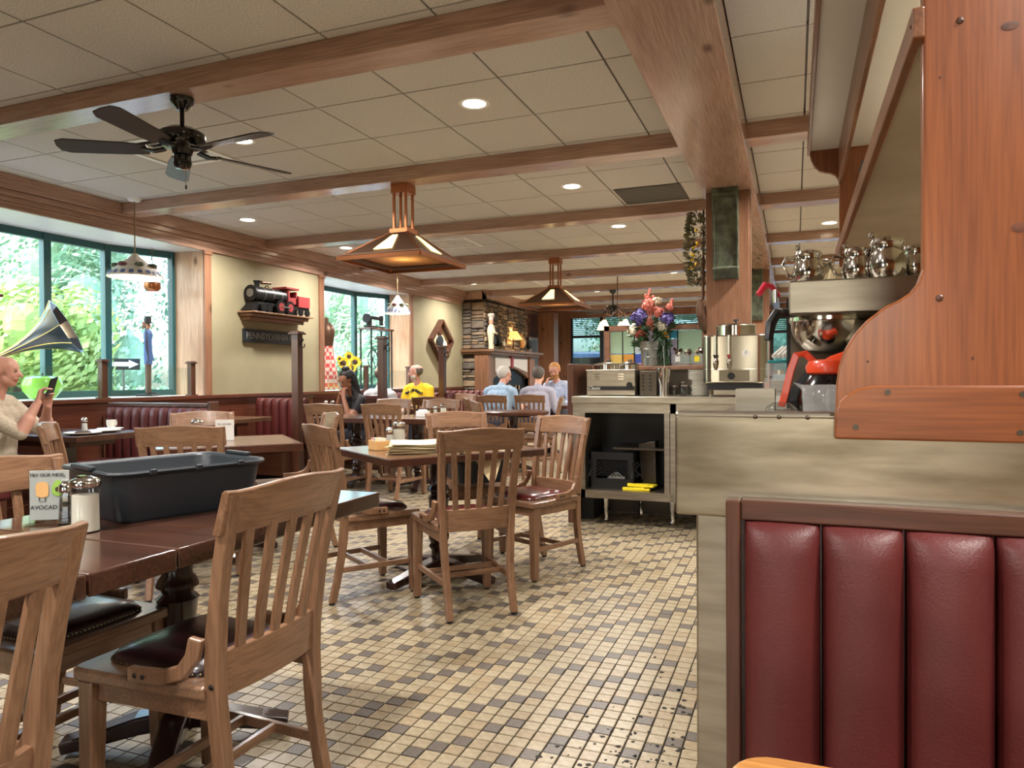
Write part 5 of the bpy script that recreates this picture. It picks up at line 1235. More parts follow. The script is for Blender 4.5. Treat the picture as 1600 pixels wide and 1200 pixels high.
for k in range(22):
    w, l = .30, .40; n = 6; vs = []; fs = []; wav = rr.uniform(.0,.006); a0 = R(-62+rr.uniform(-7,7)); off = Vector((rr.uniform(-.015,.015), rr.uniform(-.015,.015)))
    for i in range(n+1):
        for j in range(n+1):
            x = (i/n-.5)*w; y = (j/n-.5)*l; z = .002*k+.012*max(0,(i/n-.55))*(k/10)+.03*max(0, .18-i/n)*(k/9)+.003*math.sin(7*j/n+k)*(k/22)
            c, s = math.cos(a0), math.sin(a0); vs.append((x*c-y*s+off.x, x*s+y*c+off.y, z))
    for i in range(n):
        for j in range(n): q = i*(n+1)+j; fs.append((q,q+n+1,q+n+2,q+1))
    me = bpy.data.meshes.new('parchment_sheet'); me.from_pydata(vs,[],fs); me.materials.append(M['parchment']); o = bpy.data.objects.new('parchment_sheet', me); COL.objects.link(o); o.location = pb+Vector((.03,.03,.001))
    sm = o.modifiers.new('thick','SOLIDIFY'); sm.thickness = .0008; tag(o, 'top sheet of the ruffled parchment stack on the centre table' if k == 21 else 'sheet below the top one in the parchment stack on the centre table', 'paper', 'parchment sheets in the stack')
# drooping sheet over the right edge
p = Vector(on_ct(765,702)); e = Vector(on_ct(772,712))
o = MB().add([p+Vector((-.16,.14,.001)), p+Vector((.12,.22,.001)), p+Vector((.10,-.02,.001)), p+Vector((-.08,-.12,.001)), p+Vector((.09,-.16,-.19))], [(0,3,2,1),(3,4,2)]).build('parchment_sheet', 'parchment'); sm = o.modifiers.new('thick','SOLIDIFY'); sm.thickness = .0008; tag(o, 'single parchment sheet hanging over the table edge behind the centre chair', 'paper')
p = onz(745, 770, .46); t = thing('bus_tub', 'black dish tub standing on a chair seat under the centre table', 'tub', (-2.0,4.40,.500), R(40))
MB().loft([ring(.30,.40,0,.04), ring(.33,.44,.135,.05), ring(.36,.47,.14,.055), ring(.36,.47,.15,.055), ring(.33,.44,.148,.05), ring(.29,.39,.01,.04)]).build('shell', 'tub_black', t, smooth=R(50)); MB().box((0,-.235,.15),(.12,.02,.012)).build('handle', 'tub_black', t)
# long table set
def on_t(u, v, z=.763): p = onz(u, v, z); return (p.x,p.y,z)
q = on_t(649,650); t = thing('packet_caddy', 'white caddy of packets on the long table', 'caddy', (-3.72,6.86,.7625)); MB().b2((-.06,-.05,0),(.06,.05,.06)).build('box', 'paper', t, bevel=.004); MB().b2((-.04,-.03,.06),(.04,.03,.075)).build('packets', 'paper', t)
shaker((-3.60,6.92,.7625), 1.1, 'salt shaker on the long table beside the packets', 'salt'); sugar_jar((-3.52,6.95,.7625), .9, 'slim sugar jar on the long table')
# table B set
p = onz(293, 668, .763); sugar_jar((-3.72,3.72,.7625), 1.0, 'sugar jar on the brown side table seen over the dark chair back'); t = thing('menu_card', 'small white table card beside the sugar jar on the brown side table', 'card', (-3.60,3.84,.7625), R(30)); MB().b2((-.06,-.002,0),(.06,.002,.14)).build('card', 'paper', t); MB().b2((-.06,-.03,0),(.06,.03,.004)).build('foot', 'clear', t); text('TRY OUR NEW', .014, 'black', t, Matrix.Translation((0,-.003,.11)) @ FRONT, ext=.0003)
# plates on the man's table
def dish(p, r, nm, mt='porcelain', food=None):
    t = thing('plate', nm, 'plate', p); MB().lathe([(.001,0),(r*.6,0),(r,.016),(r,.02),(r*.6,.005),(r*.001,.005)], n=26).build('dish', mt, t, smooth=R(50))
    if food: MB().ell((0,0,.015),(r*.5,r*.42,.016),12,6).build('food', food, t)
ZB = .7605
dish((-5.05,3.92,ZB), .13, 'plate with leftovers nearest the man with the phone', 'porcelain', 'bark'); dish((-5.12,4.16,ZB), .12, 'empty plate in the middle of the table of the man with the phone'); dish((-5.25,4.32,ZB), .10, 'saucer under the coffee cup on the booth table')
t = thing('coffee_cup', 'white coffee cup on a saucer on the booth table', 'cup', (-5.25,4.33,ZB+.021)); MB().lathe([(.001,0),(.025,0),(.038,.03),(.04,.065),(.036,.065),(.034,.03),(.001,.01)], n=18, cap=False).build('cup', 'porcelain', t, smooth=True); MB().tube([(.038,0,.055),(.06,0,.05),(.058,0,.025),(.036,0,.02)], .005, 6).build('handle', 'porcelain', t, smooth=True)
shaker((-5.20,4.05,ZB), 1.15, 'salt shaker between the plates on the booth table', 'salt')
# second group of far tabletop things
for k, (u, v, d) in enumerate(((483,630,8.4),(473,630,8.5))):
    c = (-5.5+.1*k,7.6,.7605); shaker(c, 1.3, ('left one of the shakers near the woman by the bay window','right one of the shakers near the woman by the bay window')[k], 'salt')
dish((-5.15,9.05,.7605), .13, 'plate of food in front of the man in yellow', 'porcelain', 'bread_print')
for k, (x, y) in enumerate(((-3.30,10.55),(-3.06,10.50))):
    t = thing('drinking_glass', ('tall glass in front of the blond man', 'glass at the right end of the table of the blond man')[k], 'glass', (x,y,.7605)); MB().lathe([(.001,0),(.03,0),(.036,.13),(.034,.13),(.028,.005)], n=14, cap=False).build('body', 'clear', t, smooth=True); MB().lathe([(.001,.004),(.027,.004),(.031,.09),(.001,.092)], n=14).build('ice_water', 'paper', t, smooth=True)
# ================================================================== THINGS IN THE WINDOWS
# gramophone horn
A = at(-12, 562, 6.55); B = at(104, 511, 6.75)
t = thing('gramophone_horn', 'large black petalled gramophone horn with gold ribs in the near bay window', 'gramophone', tuple(A)); d = (B-A); Lh = d.length; d.normalize()
Q = d.to_track_quat('Z','Y').to_matrix().to_4x4(); rings = []; N = 9
for i in range(13):
    f = i/12; r = .014+.05*f+.20*f**2.8; rings.append([(r*(1+.05*(k % 2)*f)*math.cos(2*math.pi*k/18), r*(1+.05*(k % 2)*f)*math.sin(2*math.pi*k/18), f*Lh) for k in range(18)])
inner = [[(p[0]*.97,p[1]*.97,p[2]) for p in rg] for rg in rings[::-1]]
MB().loft(rings+inner, cap=False).tf(Q).build('horn', 'horn_black', t, smooth=R(25)) if 'horn_black' in M else MB().loft(rings+inner, cap=False).tf(Q).build('horn', mat('horn_black', (26,32,44), .22, coat=.6), t, smooth=R(25))
for k in range(9): MB().tube([rings[i][2*k+1] for i in range(13)], .0035, 5).tf(Q).build('gold_rib', 'brass', t)
el = MB().tube([(0,0,0),tuple(-d*.06),tuple(-d*.1+Vector((0,0,-.06))),tuple(-d*.1+Vector((0,0,-.2)))], .016, 8).build('elbow', 'horn_black', t, smooth=True)
zb = 1.0-A.z
MB().b2((-.1-.13,-.1-.2,zb),(-.1+.13,-.1+.2,zb+.13)).build('cabinet', 'walnut', t, bevel=.005)
# apple
p = onx(66, 605, -6.42); t = thing('apple_ornament', 'big glossy lime green apple shaped ornament on the sill of the near bay', 'ornament', (p.x,p.y,1.0))
MB().lathe([(.001,.02),(.05,.0),(.10,.01),(.155,.08),(.165,.14),(.14,.195),(.09,.215),(.03,.205),(.001,.195)], n=28).build('body', 'green_apple', t, smooth=True); MB().tube([(0,0,.19),(.005,0,.24)], .006, 6).build('stem', 'bark', t)
# tall thin folk figure
p = onx(232, 609, -6.42); t = thing('folk_figure', 'tall thin carved figure in a blue coat and top hat holding a small flag', 'figure', (p.x,p.y,1.0), R(-60)); S = 1.0
MB().box((0,0,.012),(.30,.16,.024)).build('base', 'black', t, bevel=.003)
for s in (-1,1): MB().tube([(s*.03,0,.024),(s*.028,0,.2),(s*.025,0,.42)], [.022,.022,.026], 8).build('trouser_leg', 'stripe', t, smooth=True) if 'stripe' in M else MB().tube([(s*.03,0,.024),(s*.028,0,.2),(s*.025,0,.42)], [.022,.022,.026], 8).build('trouser_leg', mat('stripe', (120,96,84), .7, c2=(64,52,50), nscale=30, stretch=(6,6,.1)), t, smooth=True); MB().box((s*.03,.02,.03),(.04,.08,.025)).build('shoe', 'black', t, bevel=.006)
MB().lathe([(.001,.33),(.05,.34),(.052,.42),(.048,.6),(.056,.66),(.04,.70),(.02,.71)], n=12, sy=.8).build('coat', 'coat_blue', t, smooth=R(50))
for s in (-1,1): MB().tube([(s*.055,0,.67),(s*.07,.0,.5),(s*.06,.03,.38)], [.016,.016,.013], 7).build('arm', 'coat_blue', t, smooth=True)
MB().ell((0,0,.745),(.026,.028,.038),10,8).build('head', 'skin_light', t, smooth=True); MB().lathe([(.06,.775),(.06,.782),(.036,.784),(.034,.85),(.001,.852)], n=16).build('top_hat', 'sign_black', t, smooth=R(40))
MB().cyl((.075,.03,.36),(.085,.0,.80),.005,n=6).build('flag_staff', 'bark', t); MB().hexa([(.086,0,.72),(.17,.0,.70),(.17,.004,.70),(.086,.004,.72),(.086,0,.79),(.17,0,.775),(.17,.004,.775),(.086,.004,.79)]).build('flag', 'flag', t)
# hanging copper basket
p = onx(238, 447, -6.45); t = thing('copper_pot', 'small copper pot hanging on chains in the near bay window', 'pot', tuple(p))
MB().lathe([(.001,-.06),(.06,-.055),(.085,-.02),(.08,.03),(.088,.035),(.078,.03),(.08,-.02),(.001,-.05)], n=20, cap=False).build('bowl', 'copper', t, smooth=R(50))
for k in range(3): a = R(120*k); MB().cyl((.08*math.cos(a),.08*math.sin(a),.03),(0,0,.30),.0025,n=5).build('chain', 'brass_dull', t)
MB().cyl((0,0,.30),(0,0,2.6-p.z),.003,n=5).build('hanger', 'brass_dull', t)
# sunflowers, sewing machine, dress form in the far bay
p = onx(552, 585, -6.1); t = thing('sunflower_vase', 'vase of yellow sunflowers on the sill of the far bay window', 'flowers', (-6.25,p.y,1.0))
MB().lathe([(.001,0),(.07,0),(.09,.08),(.06,.18),(.07,.2),(.055,.2),(.001,.05)], n=18, cap=False).build('vase', 'galv', t, smooth=True)
rr = random.Random(8)
for k, (y, z, r) in enumerate(((-.12,.40,.10),(.18,.42,.10),(.02,.50,.08),(.10,.33,.07),(-.02,.32,.07),(-.22,.46,.05))):
    m_ = MB(); c = Vector((.06,y,z)); n_ = Vector((1,-.8,.3)).normalized(); Qm = n_.to_track_quat('Z','Y').to_matrix()
    for q in range(16):
        a = 2*math.pi*q/16; dd = Qm @ Vector((math.cos(a),math.sin(a),.2)); ss = Qm @ Vector((-math.sin(a),math.cos(a),0)); m_.add([c+dd*r*.3, c+dd*r*.65+ss*r*.2, c+dd*r, c+dd*r*.65-ss*r*.2], [(0,1,2,3)])
    hd = m_.build('sunflower', 'petal_yellow', t); MB().ell(tuple(c+n_*.01),(r*.42,r*.42,r*.15),12,6,Qm).build('seed_disc', 'seed_brown', hd); MB().tube([(0,0,.15),tuple(c)], .006, 5).build('stem', 'leaf_house', t)
m_ = MB()
for k in range(60): leaf(m_, (rr.uniform(-.08,.08),rr.uniform(-.2,.2),rr.uniform(.18,.36)), (rr.uniform(-1,1),rr.uniform(-1,1),rr.uniform(-.2,.8)), .12, .03)
m_.build('foliage', 'leaf_mid', t)
p = onx(585, 513, -6.38); t = thing('sewing_machine', 'antique black sewing machine on a small table in the far bay window', 'sewing machine', (p.x,p.y,p.z))
MB().b2((-.12,-.30,-.03),(.12,.42,0)).build('table_board', 'walnut', t, bevel=.004); MB().prism([(-.24,0),(.26,0),(.26,.04),(.20,.05),(.20,.15),(-.02,.17),(-.10,.16),(-.12,.06),(-.16,.06),(-.20,.17),(-.24,.16)], -.03, .03, 'x').build('machine_head', 'iron', t, bevel=.012) if False else None
MB().b2((-.05,-.24,0),(.05,.26,.035)).build('machine_bed', 'iron', t, bevel=.006); MB().b2((-.03,-.2,.035),(.03,-.11,.18)).build('machine_pillar', 'iron', t, bevel=.012); MB().b2((-.028,-.2,.14),(.028,.22,.195)).build('machine_arm', 'iron', t, bevel=.015); MB().b2((-.026,.18,.06),(.026,.24,.22)).build('machine_head', 'iron', t, bevel=.01); MB().cyl((0,.21,.03),(0,.21,.06),.006).build('needle_bar', 'chrome', t); MB().cyl((0,-.235,.15),(0,-.205,.15),.075,n=20).build('hand_wheel', 'iron', t)
zf = 1.0-p.z
for y in (-.25,.37):
    for x in (-.1,.1): MB().bar((x,y,-.03),(x,y,zf),.02,.02,(0,1,0)).build('leg', 'iron', t)
m_ = MB(); pts = [(-.0,-.05+.15*math.cos(2*math.pi*k/18),(zf-.03)/2+.15*math.sin(2*math.pi*k/18)) for k in range(19)]; m_.tube(pts, .008, 6); [m_.bar((0,-.05,(zf-.03)/2),pts[3*k],.008,.008) for k in range(6)]; m_.build('treadle_wheel', 'iron', t)
p = onx(513, 540, -6.3); t = thing('dress_form', 'dress form with a red checked apron at the edge of the far bay window', 'mannequin', (p.x,p.y-.05,1.0))
MB().lathe([(.001,.35),(.11,.37),(.12,.5),(.10,.62),(.12,.75),(.14,.86),(.10,.95),(.04,.99),(.035,1.05),(.001,1.06)], n=18, sy=.75).build('torso', 'bronze', t, smooth=True)
ck = mat('checked', (200,90,80), .8); nt = ck.node_tree; ch_ = nt.nodes.new('ShaderNodeTexChecker'); ch_.inputs[3].default_value = 18; ch_.inputs[1].default_value = rgb((206,84,76)); ch_.inputs[2].default_value = rgb((230,200,190)); tcn = nt.nodes.new('ShaderNodeTexCoord'); nt.links.new(tcn.outputs['Object'], ch_.inputs[0]); nt.links.new(ch_.outputs[0], nt.nodes['Principled BSDF'].inputs['Base Color'])
MB().lathe([(.20,.02),(.16,.3),(.125,.5),(.105,.6),(.11,.64),(.001,.64)], n=22, sy=.75).build('apron', 'checked', t, smooth=True)
# ================================================================== OUTSIDE
o = MB().b2((-11.4,-40,-.5),(XW-.9,60,-.11)).build('parking_strip', 'asphalt'); struct(o, 'pale paved strip right outside the bay windows', 'pavement')
o = MB().b2((-60,-40,-.5),(-11.4,60,-.12)).build('lawn', 'grass'); struct(o, 'lawn outside the bay windows', 'lawn')
o = MB().b2((-24,-40,-.13),(-17,60,-.10)).build('road', 'asphalt'); struct(o, 'pale grey road beyond the lawn', 'road')
o = MB().b2((-40,YB+.3,-.5),(40,90,-.12)).build('parking_lot', 'asphalt'); struct(o, 'parking lot beyond the far windows', 'pavement')
def tree(x, y, rx, rz, zc, mt, nm, seed, n=2600, trunk=True, ls=.22):
    n = int(n*2.6); ls *= .62; rr = random.Random(seed); t = thing('tree', nm, 'tree', (x,y,-.12))
    blobs = [(Vector((rr.uniform(-.6,.6)*rx, rr.uniform(-.6,.6)*rx, zc+rr.uniform(-.6,.7)*rz)), rr.uniform(.35,.6)) for _ in range(14)]
    vs = []; fs = []
    for k in range(n):
        c, s = blobs[k % 14]; dd = Vector((rr.gauss(0,1),rr.gauss(0,1),rr.gauss(0,1))).normalized(); p = c+Vector((dd.x*rx*s,dd.y*rx*s,dd.z*rz*s))*rr.uniform(.75,1.05)
        a = (dd+Vector((rr.uniform(-.7,.7),rr.uniform(-.7,.7),rr.uniform(-.7,.7)))).normalized(); u_ = a.orthogonal().normalized(); v_ = a.cross(u_); L_ = ls*rr.uniform(.6,1.3); o_ = len(vs)
        vs += [p-u_*L_, p-v_*L_*.5, p+u_*L_, p+v_*L_*.5]; fs.append((o_,o_+1,o_+2,o_+3))
    MBx = MB(); MBx.v = [tuple(v) for v in vs]; MBx.f = fs
    me = bpy.data.meshes.new('crown'); me.from_pydata(MBx.v,[],MBx.f); me.materials.append(M[mt]); co_ = bpy.data.objects.new('crown', me); COL.objects.link(co_); co_.parent = t; co_['kind'] = 'stuff'
    m_ = MB()
    for c, s in blobs: m_.ell(tuple(c),(rx*s*.5,rx*s*.5,rz*s*.5),10,7)
    m_.build('inner_foliage', mt, t)
    MB().tube([(0,0,0),(.1,.05,zc*.5),(0,0,zc)], [.22,.16,.1], 8).build('trunk', 'bark', t)
tree(-12.4, 5.3, 1.25, 1.5, 1.7, 'leaf_lime', 'lime green young tree just outside the left pane of the near bay', 1, 3000, ls=.14)
tree(-12.4, 8.6, 1.25, 1.5, 1.6, 'leaf_lime', 'lime green young tree outside the middle pane of the near bay', 2, 3000, ls=.14)
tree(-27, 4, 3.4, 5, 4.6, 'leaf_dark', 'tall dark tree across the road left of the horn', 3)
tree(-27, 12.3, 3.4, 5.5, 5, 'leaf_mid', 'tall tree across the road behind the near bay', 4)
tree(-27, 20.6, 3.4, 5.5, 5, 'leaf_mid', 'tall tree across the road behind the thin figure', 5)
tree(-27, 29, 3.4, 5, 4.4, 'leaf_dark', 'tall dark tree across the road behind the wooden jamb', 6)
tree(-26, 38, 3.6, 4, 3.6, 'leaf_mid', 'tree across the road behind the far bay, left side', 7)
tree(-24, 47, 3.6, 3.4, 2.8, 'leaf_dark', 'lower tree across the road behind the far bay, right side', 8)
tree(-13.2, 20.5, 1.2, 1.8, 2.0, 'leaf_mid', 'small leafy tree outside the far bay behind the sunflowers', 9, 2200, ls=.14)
rr = random.Random(30); m_ = MB(); m2 = MB()
for k in range(5000):
    p = Vector((-15.6+rr.uniform(-.5,.5), rr.uniform(8,26), rr.uniform(0,1.05)-.1)); leaf(m_, p, (rr.uniform(-1,1),rr.uniform(-1,1),rr.uniform(-.3,1)), .16, .05)
t = thing('hedge', 'clipped green hedge along the road outside the near bay', 'hedge', (0,0,0)); o = m_.build('leaves', 'leaf_mid', t); o['kind'] = 'stuff'; MB().b2((-16.05,8,-.12),(-15.15,26,.88)).build('hedge_core', 'leaf_dark', t)
# one way sign, barrel, car
p = at(193, 569, 15.5); t = thing('road_sign', 'white one-way arrow sign on a post outside the near bay', 'sign', (p.x,p.y,0), R(60))
MB().b2((-.02,0,-.12),(.02,.03,p.z+.1)).build('post', 'grey_metal', t); MB().b2((-.32,-.01,p.z-.12),(.32,.0,p.z+.12)).build('plate', 'black', t); MB().prism([(-.28,p.z-.045),(.1,p.z-.045),(.1,p.z-.09),(.29,p.z),(.1,p.z+.09),(.1,p.z+.045),(-.28,p.z+.045)], -.016, -.011, 'y').build('arrow', 'white', t)
p = at(222, 602, 16.0); t = thing('traffic_barrel', 'orange and white traffic barrel by the road', 'barrel', (p.x,p.y,-.12))
for k in range(4): MB().lathe([(.26-.01*k,.22*k),(.25-.01*k,.22*k+.22)], n=16).build('band', ('orange','white','orange','white')[k], t)
t = thing('parked_car', 'white car parked outside the left pane of the near bay', 'car', (-9.3,4.6,-.12), R(12))
MB().loft([[(sx*.8,-2.0,.35),(sx*.8,-2.05,.75)][0:1]+[] if False else [(q*.82,y,z) for q, z in ((-1,.3),(1,.3),(1,zt_),(-1,zt_))] for sx, y, zt_ in ((1,-2.1,.7),(1,-1.2,.95),(1,-.9,.98),(1,1.6,1.0),(1,2.1,.85))]).build('body', 'car_white', t, bevel=.06, seg=3)
MB().loft([[(q*w_,y,z) for q, z in ((-1,.95),(1,.95),(.85,zt_),(-.85,zt_))] for y, zt_, w_ in ((-1.1,.97,.78),(-.3,1.45,.72),(.9,1.48,.72),(1.8,1.0,.76))]).build('cabin', 'black_gloss', t, bevel=.03)
MB().loft([[(q*w_,y,zt_+dz) for q, dz in ((-1,0),(1,0),(1,.03),(-1,.03))] for y, zt_, w_ in ((-.35,1.44,.62),(.9,1.47,.62))]).build('roof', 'car_white', t)
for y in (-1.35,1.35):
    for sx in (-.8,.8): MB().cyl((sx-.1,y,.32),(sx+.1,y,.32),.32,n=18).build('wheel', 'rubber', t)
t = thing('parked_van', 'blue parked vehicle seen through the far windows', 'van', (-5.3,20.9,-.12), R(88)); mat('van_blue', (96,120,160), .3, coat=.5)
MB().loft([[(q*.9,y,z) for q, z in ((-1,.35),(1,.35),(1,zt_),(-1,zt_))] for y, zt_ in ((-2.4,1.2),(-1.6,1.35),(-1.0,2.0),(2.2,2.05),(2.4,1.4))]).build('body', 'van_blue', t, bevel=.05); MB().b2((-.91,-.6,1.45),(.91,1.9,1.85)).build('side_window', 'black_gloss', t)
for y in (-1.5,1.5):
    for sx in (-.85,.85): MB().cyl((sx-.1,y,.35),(sx+.1,y,.35),.35,n=16).build('wheel', 'rubber', t)
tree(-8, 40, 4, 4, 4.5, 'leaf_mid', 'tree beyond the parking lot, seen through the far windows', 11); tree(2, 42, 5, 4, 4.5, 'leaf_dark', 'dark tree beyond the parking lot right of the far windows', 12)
# ================================================================== PEOPLE
class Body:
    def __init__(s): s.pr = []
    def cap(s, a, ra, b, rb, tg): s.pr.append((Vector(a), ra, Vector(b), rb, tg))
    def chain(s, pts, rs, tg):
        for i in range(len(pts)-1): s.cap(pts[i], rs[i], pts[i+1], rs[i+1], tg)
def R3(ax, a): return Matrix.Rotation(a, 3, ax)
def hand(B, wrist, d, n, side, curl, tg='skin', s=1.0):
    """d along the palm, n palm normal, side = direction of the thumb"""
    wrist = Vector(wrist); d = Vector(d).normalized(); n = Vector(n); n = (n-d*n.dot(d)).normalized(); sd = Vector(side); sd = (sd-d*sd.dot(d)-n*sd.dot(n)).normalized()
    for k in (-1,0,1): B.cap(wrist+sd*.014*k*s, .016*s, wrist+d*.085*s+sd*.022*k*s, .013*s, tg)
    for k, L in enumerate((.068,.078,.072,.056)):
        b0 = wrist+d*.088*s+sd*(.028-.0185*k)*s; d1 = (d*math.cos(curl)+n*math.sin(curl)).normalized(); d2 = (d*math.cos(2.1*curl)+n*math.sin(2.1*curl)).normalized()
        m_ = b0+d1*L*.5*s; B.cap(b0, .0095*s, m_, .0088*s, tg); B.cap(m_, .0088*s, m_+d2*L*.5*s, .0075*s, tg)
    b0 = wrist+d*.03*s+sd*.026*s; m_ = b0+(d*.6+sd*.75+n*.3).normalized()*.036*s; B.cap(b0, .012*s, m_, .0105*s, tg); B.cap(m_, .0105*s, m_+(d*.8+sd*.1+n*.45).normalized()*.03*s, .008*s, tg)
def person(label, loc, rz, lean=0, head=(0,0), arms=None, mats=None, hair=None, vox=.0105, build=1.0, beard=None, sleeves='short', hairshape='short', seat=.47, twist=0):
    t = thing('person', label, 'person', loc, R(rz))
    B = Body(); up = R3('X', -R(lean)); H = Vector((0,0,seat+.08))
    def U(x, y, z): return H+up @ (R3('Z', R(twist)) @ Vector((x,y,z)))
    b = build
    B.cap(U(-.07,0,.0), .125*b, U(.07,0,.0), .125*b, 'pants')
    for x in (-.06,0,.06): B.cap(U(x*b,.0,.08), .115*b, U(x*1.25*b,-.01,.36), .105*b, 'shirt')
    B.cap(U(0,.03,.12), .12*b, U(0,.02,.3), .11*b, 'shirt')
    B.cap(U(-.13*b,-.015,.455), .068*b, U(.13*b,-.015,.455), .068*b, 'shirt'); B.cap(U(0,-.02,.47), .075, U(0,-.01,.52), .06, 'shirt')
    B.cap(U(0,-.005,.50), .056, U(0,.02,.60), .052, 'skin')
    hc = U(0,.035,.69); hm = up @ R3('Z', R(head[0]+twist)) @ R3('X', -R(head[1]))
    def Hd(x, y, z): return hc+hm @ Vector((x,y,z))
    hb = (Hd(0,-.02,.045), .082)
    B.cap(Hd(0,-.018,.035), .083, Hd(0,-.035,.03), .08, 'skin'); B.cap(Hd(0,.02,.04), .074, Hd(0,.035,-.01), .062, 'skin'); B.cap(Hd(0,.035,-.04), .05, Hd(0,.052,-.072), .032, 'skin'); B.cap(Hd(-.03,.02,-.05), .04, Hd(.03,.02,-.05), .04, 'skin')
    B.cap(Hd(0,.094,.012), .009, Hd(0,.112,-.022), .014, 'skin')
    B.cap(Hd(-.02,.082,-.05), .011, Hd(.02,.082,-.05), .011, 'lip')
    B.cap(Hd(-.03,.082,.036), .012, Hd(.03,.082,.036), .012, 'skin')
    for s in (-1,1): B.cap(Hd(s*.08,-.012,.02), .016, Hd(s*.083,-.016,-.012), .012, 'skin')
    arms = arms or {}
    for s, nm in ((-1,'L'),(1,'R')):
        a = arms.get(nm, ((s*.27,.05,.17),(s*.2,.30,.24),(0,1,0),(0,0,-1),(-s,0,0),.5))
        sh = U(s*.18*b,-.015,.435); el = H+Vector(a[0]); wr = H+Vector(a[1])
        B.cap(sh, .064*b, sh+(el-sh)*.5, .055*b, 'shirt'); B.cap(sh+(el-sh)*.5, .052*b, el, .044*b, 'shirt' if sleeves != 'none' else 'skin')
        if sleeves == 'none': B.cap(sh+(el-sh)*.15, .05, el, .042, 'skin')
        B.cap(el, .043*b, el+(wr-el)*.45, .042*b, 'shirt' if sleeves == 'long' else 'skin'); B.cap(el+(wr-el)*.45, .038, wr, .027, 'shirt' if sleeves == 'long' else 'skin')
        hand(B, wr, a[2], a[3], a[4], a[5])
        hp = H+Vector((s*.09,.0,0)); kn = Vector((s*.12,.43,seat+.05)); an = Vector((s*.12,.42,.09))
        B.cap(hp, .10*b, hp+(kn-hp)*.55, .085*b, 'pants'); B.cap(hp+(kn-hp)*.55, .083*b, kn, .062, 'pants'); B.cap(kn, .058, kn+(an-kn)*.35, .056, 'pants'); B.cap(kn+(an-kn)*.35, .055, an, .038, 'pants'); B.cap(an+Vector((0,-.03,-.04)), .04, an+Vector((0,.15,-.055)), .034, 'shoe')
    m_ = MB()
    for a, ra, c, rb, tg in B.pr:
        dd = c-a; L = dd.length; Q = dd.to_track_quat('Z','Y').to_matrix() if L > 1e-6 else Matrix.Identity(3); prof = []
        for k in range(1,5): q = R(-90+90*k/4.0); prof.append((ra*math.cos(q), ra*math.sin(q)))
        for k in range(0,4): q = R(90*k/4.0); prof.append((rb*math.cos(q), L+rb*math.sin(q)))
        rings = [[a+Q @ Vector((r_*math.cos(2*math.pi*j/12), r_*math.sin(2*math.pi*j/12), z)) for j in range(12)] for r_, z in prof]; m_.loft(rings)
    me = bpy.data.meshes.new('tmp'); me.from_pydata(m_.v, [], m_.f); tmp = bpy.data.objects.new('tmp', me); COL.objects.link(tmp)
    rm = tmp.modifiers.new('r','REMESH'); rm.mode = 'VOXEL'; rm.voxel_size = vox; rm.use_smooth_shade = True; sm = tmp.modifiers.new('s','SMOOTH'); sm.iterations = 3; sm.factor = .5
    bpy.context.view_layer.update(); ob = bpy.data.meshes.new_from_object(tmp.evaluated_get(bpy.context.evaluated_depsgraph_get())); bpy.data.objects.remove(tmp); bpy.data.meshes.remove(me)
    names = ['skin','shirt','pants','shoe','lip','beard','hair']; mats = dict(mats, hair=hair or 'hair_grey'); mats = dict(mats); mats.setdefault('pants','trousers'); mats.setdefault('shoe','black'); mats.setdefault('beard', hair or 'hair_grey')
    if 'lip' not in mats:
        sk = M[mats['skin']].node_tree.nodes['Principled BSDF'].inputs['Base Color'].default_value; lm = bpy.data.materials.new('lip'); lm.use_nodes = True; lm.node_tree.nodes['Principled BSDF'].inputs['Base Color'].default_value = (sk[0]*.75, sk[1]*.5, sk[2]*.5, 1); M['lip_'+label[:12]] = lm; mats['lip'] = 'lip_'+label[:12]
    ob.materials.clear()
    for n_ in names: ob.materials.append(M[mats[n_]])
    nP = len(ob.polygons); C = np.empty(nP*3); ob.polygons.foreach_get('center', C); C = C.reshape(-1,3); best = np.full(nP, 1e9); idx = np.zeros(nP, int)
    for a, ra, c, rb, tg in B.pr:
        A = np.array(a); D = np.array(c-a); LL = max(D@D, 1e-9); tt = np.clip(((C-A)@D)/LL, 0, 1); dist = np.linalg.norm(C-(A+tt[:,None]*D), axis=1)-(ra+(rb-ra)*tt)
        k = dist < best; best[k] = dist[k]; idx[k] = names.index(tg)
    if hairshape == 'bald':
        loc_h = (C-np.array(hc)) @ np.array(hm); k = (idx == 0) & (loc_h[:,2] > -.06) & (loc_h[:,2] < .065) & (loc_h[:,1] < -.015+.25*(loc_h[:,2])) & (np.abs(loc_h[:,0]) < .12) & (loc_h[:,1] > -.16); idx[k] = 6
    if beard:
        loc_h = (C-np.array(hc)) @ np.array(hm); k = (idx == 0) & (loc_h[:,2] < -.035) & (loc_h[:,1] > .0) & (loc_h[:,2] > -.12) & (np.abs(loc_h[:,0]) < .075); idx[k] = 5
    ob.polygons.foreach_set('material_index', idx); ob.polygons.foreach_set('use_smooth', [True]*nP); ob.name = 'body'
    bo = bpy.data.objects.new('body', ob); COL.objects.link(bo); bo.parent = t
    for s in (-1,1):
        MB().ell(Hd(s*.031,.0885,.014), (.011,.007,.007), 8, 6, hm).build('eye', 'eye', t, smooth=True)
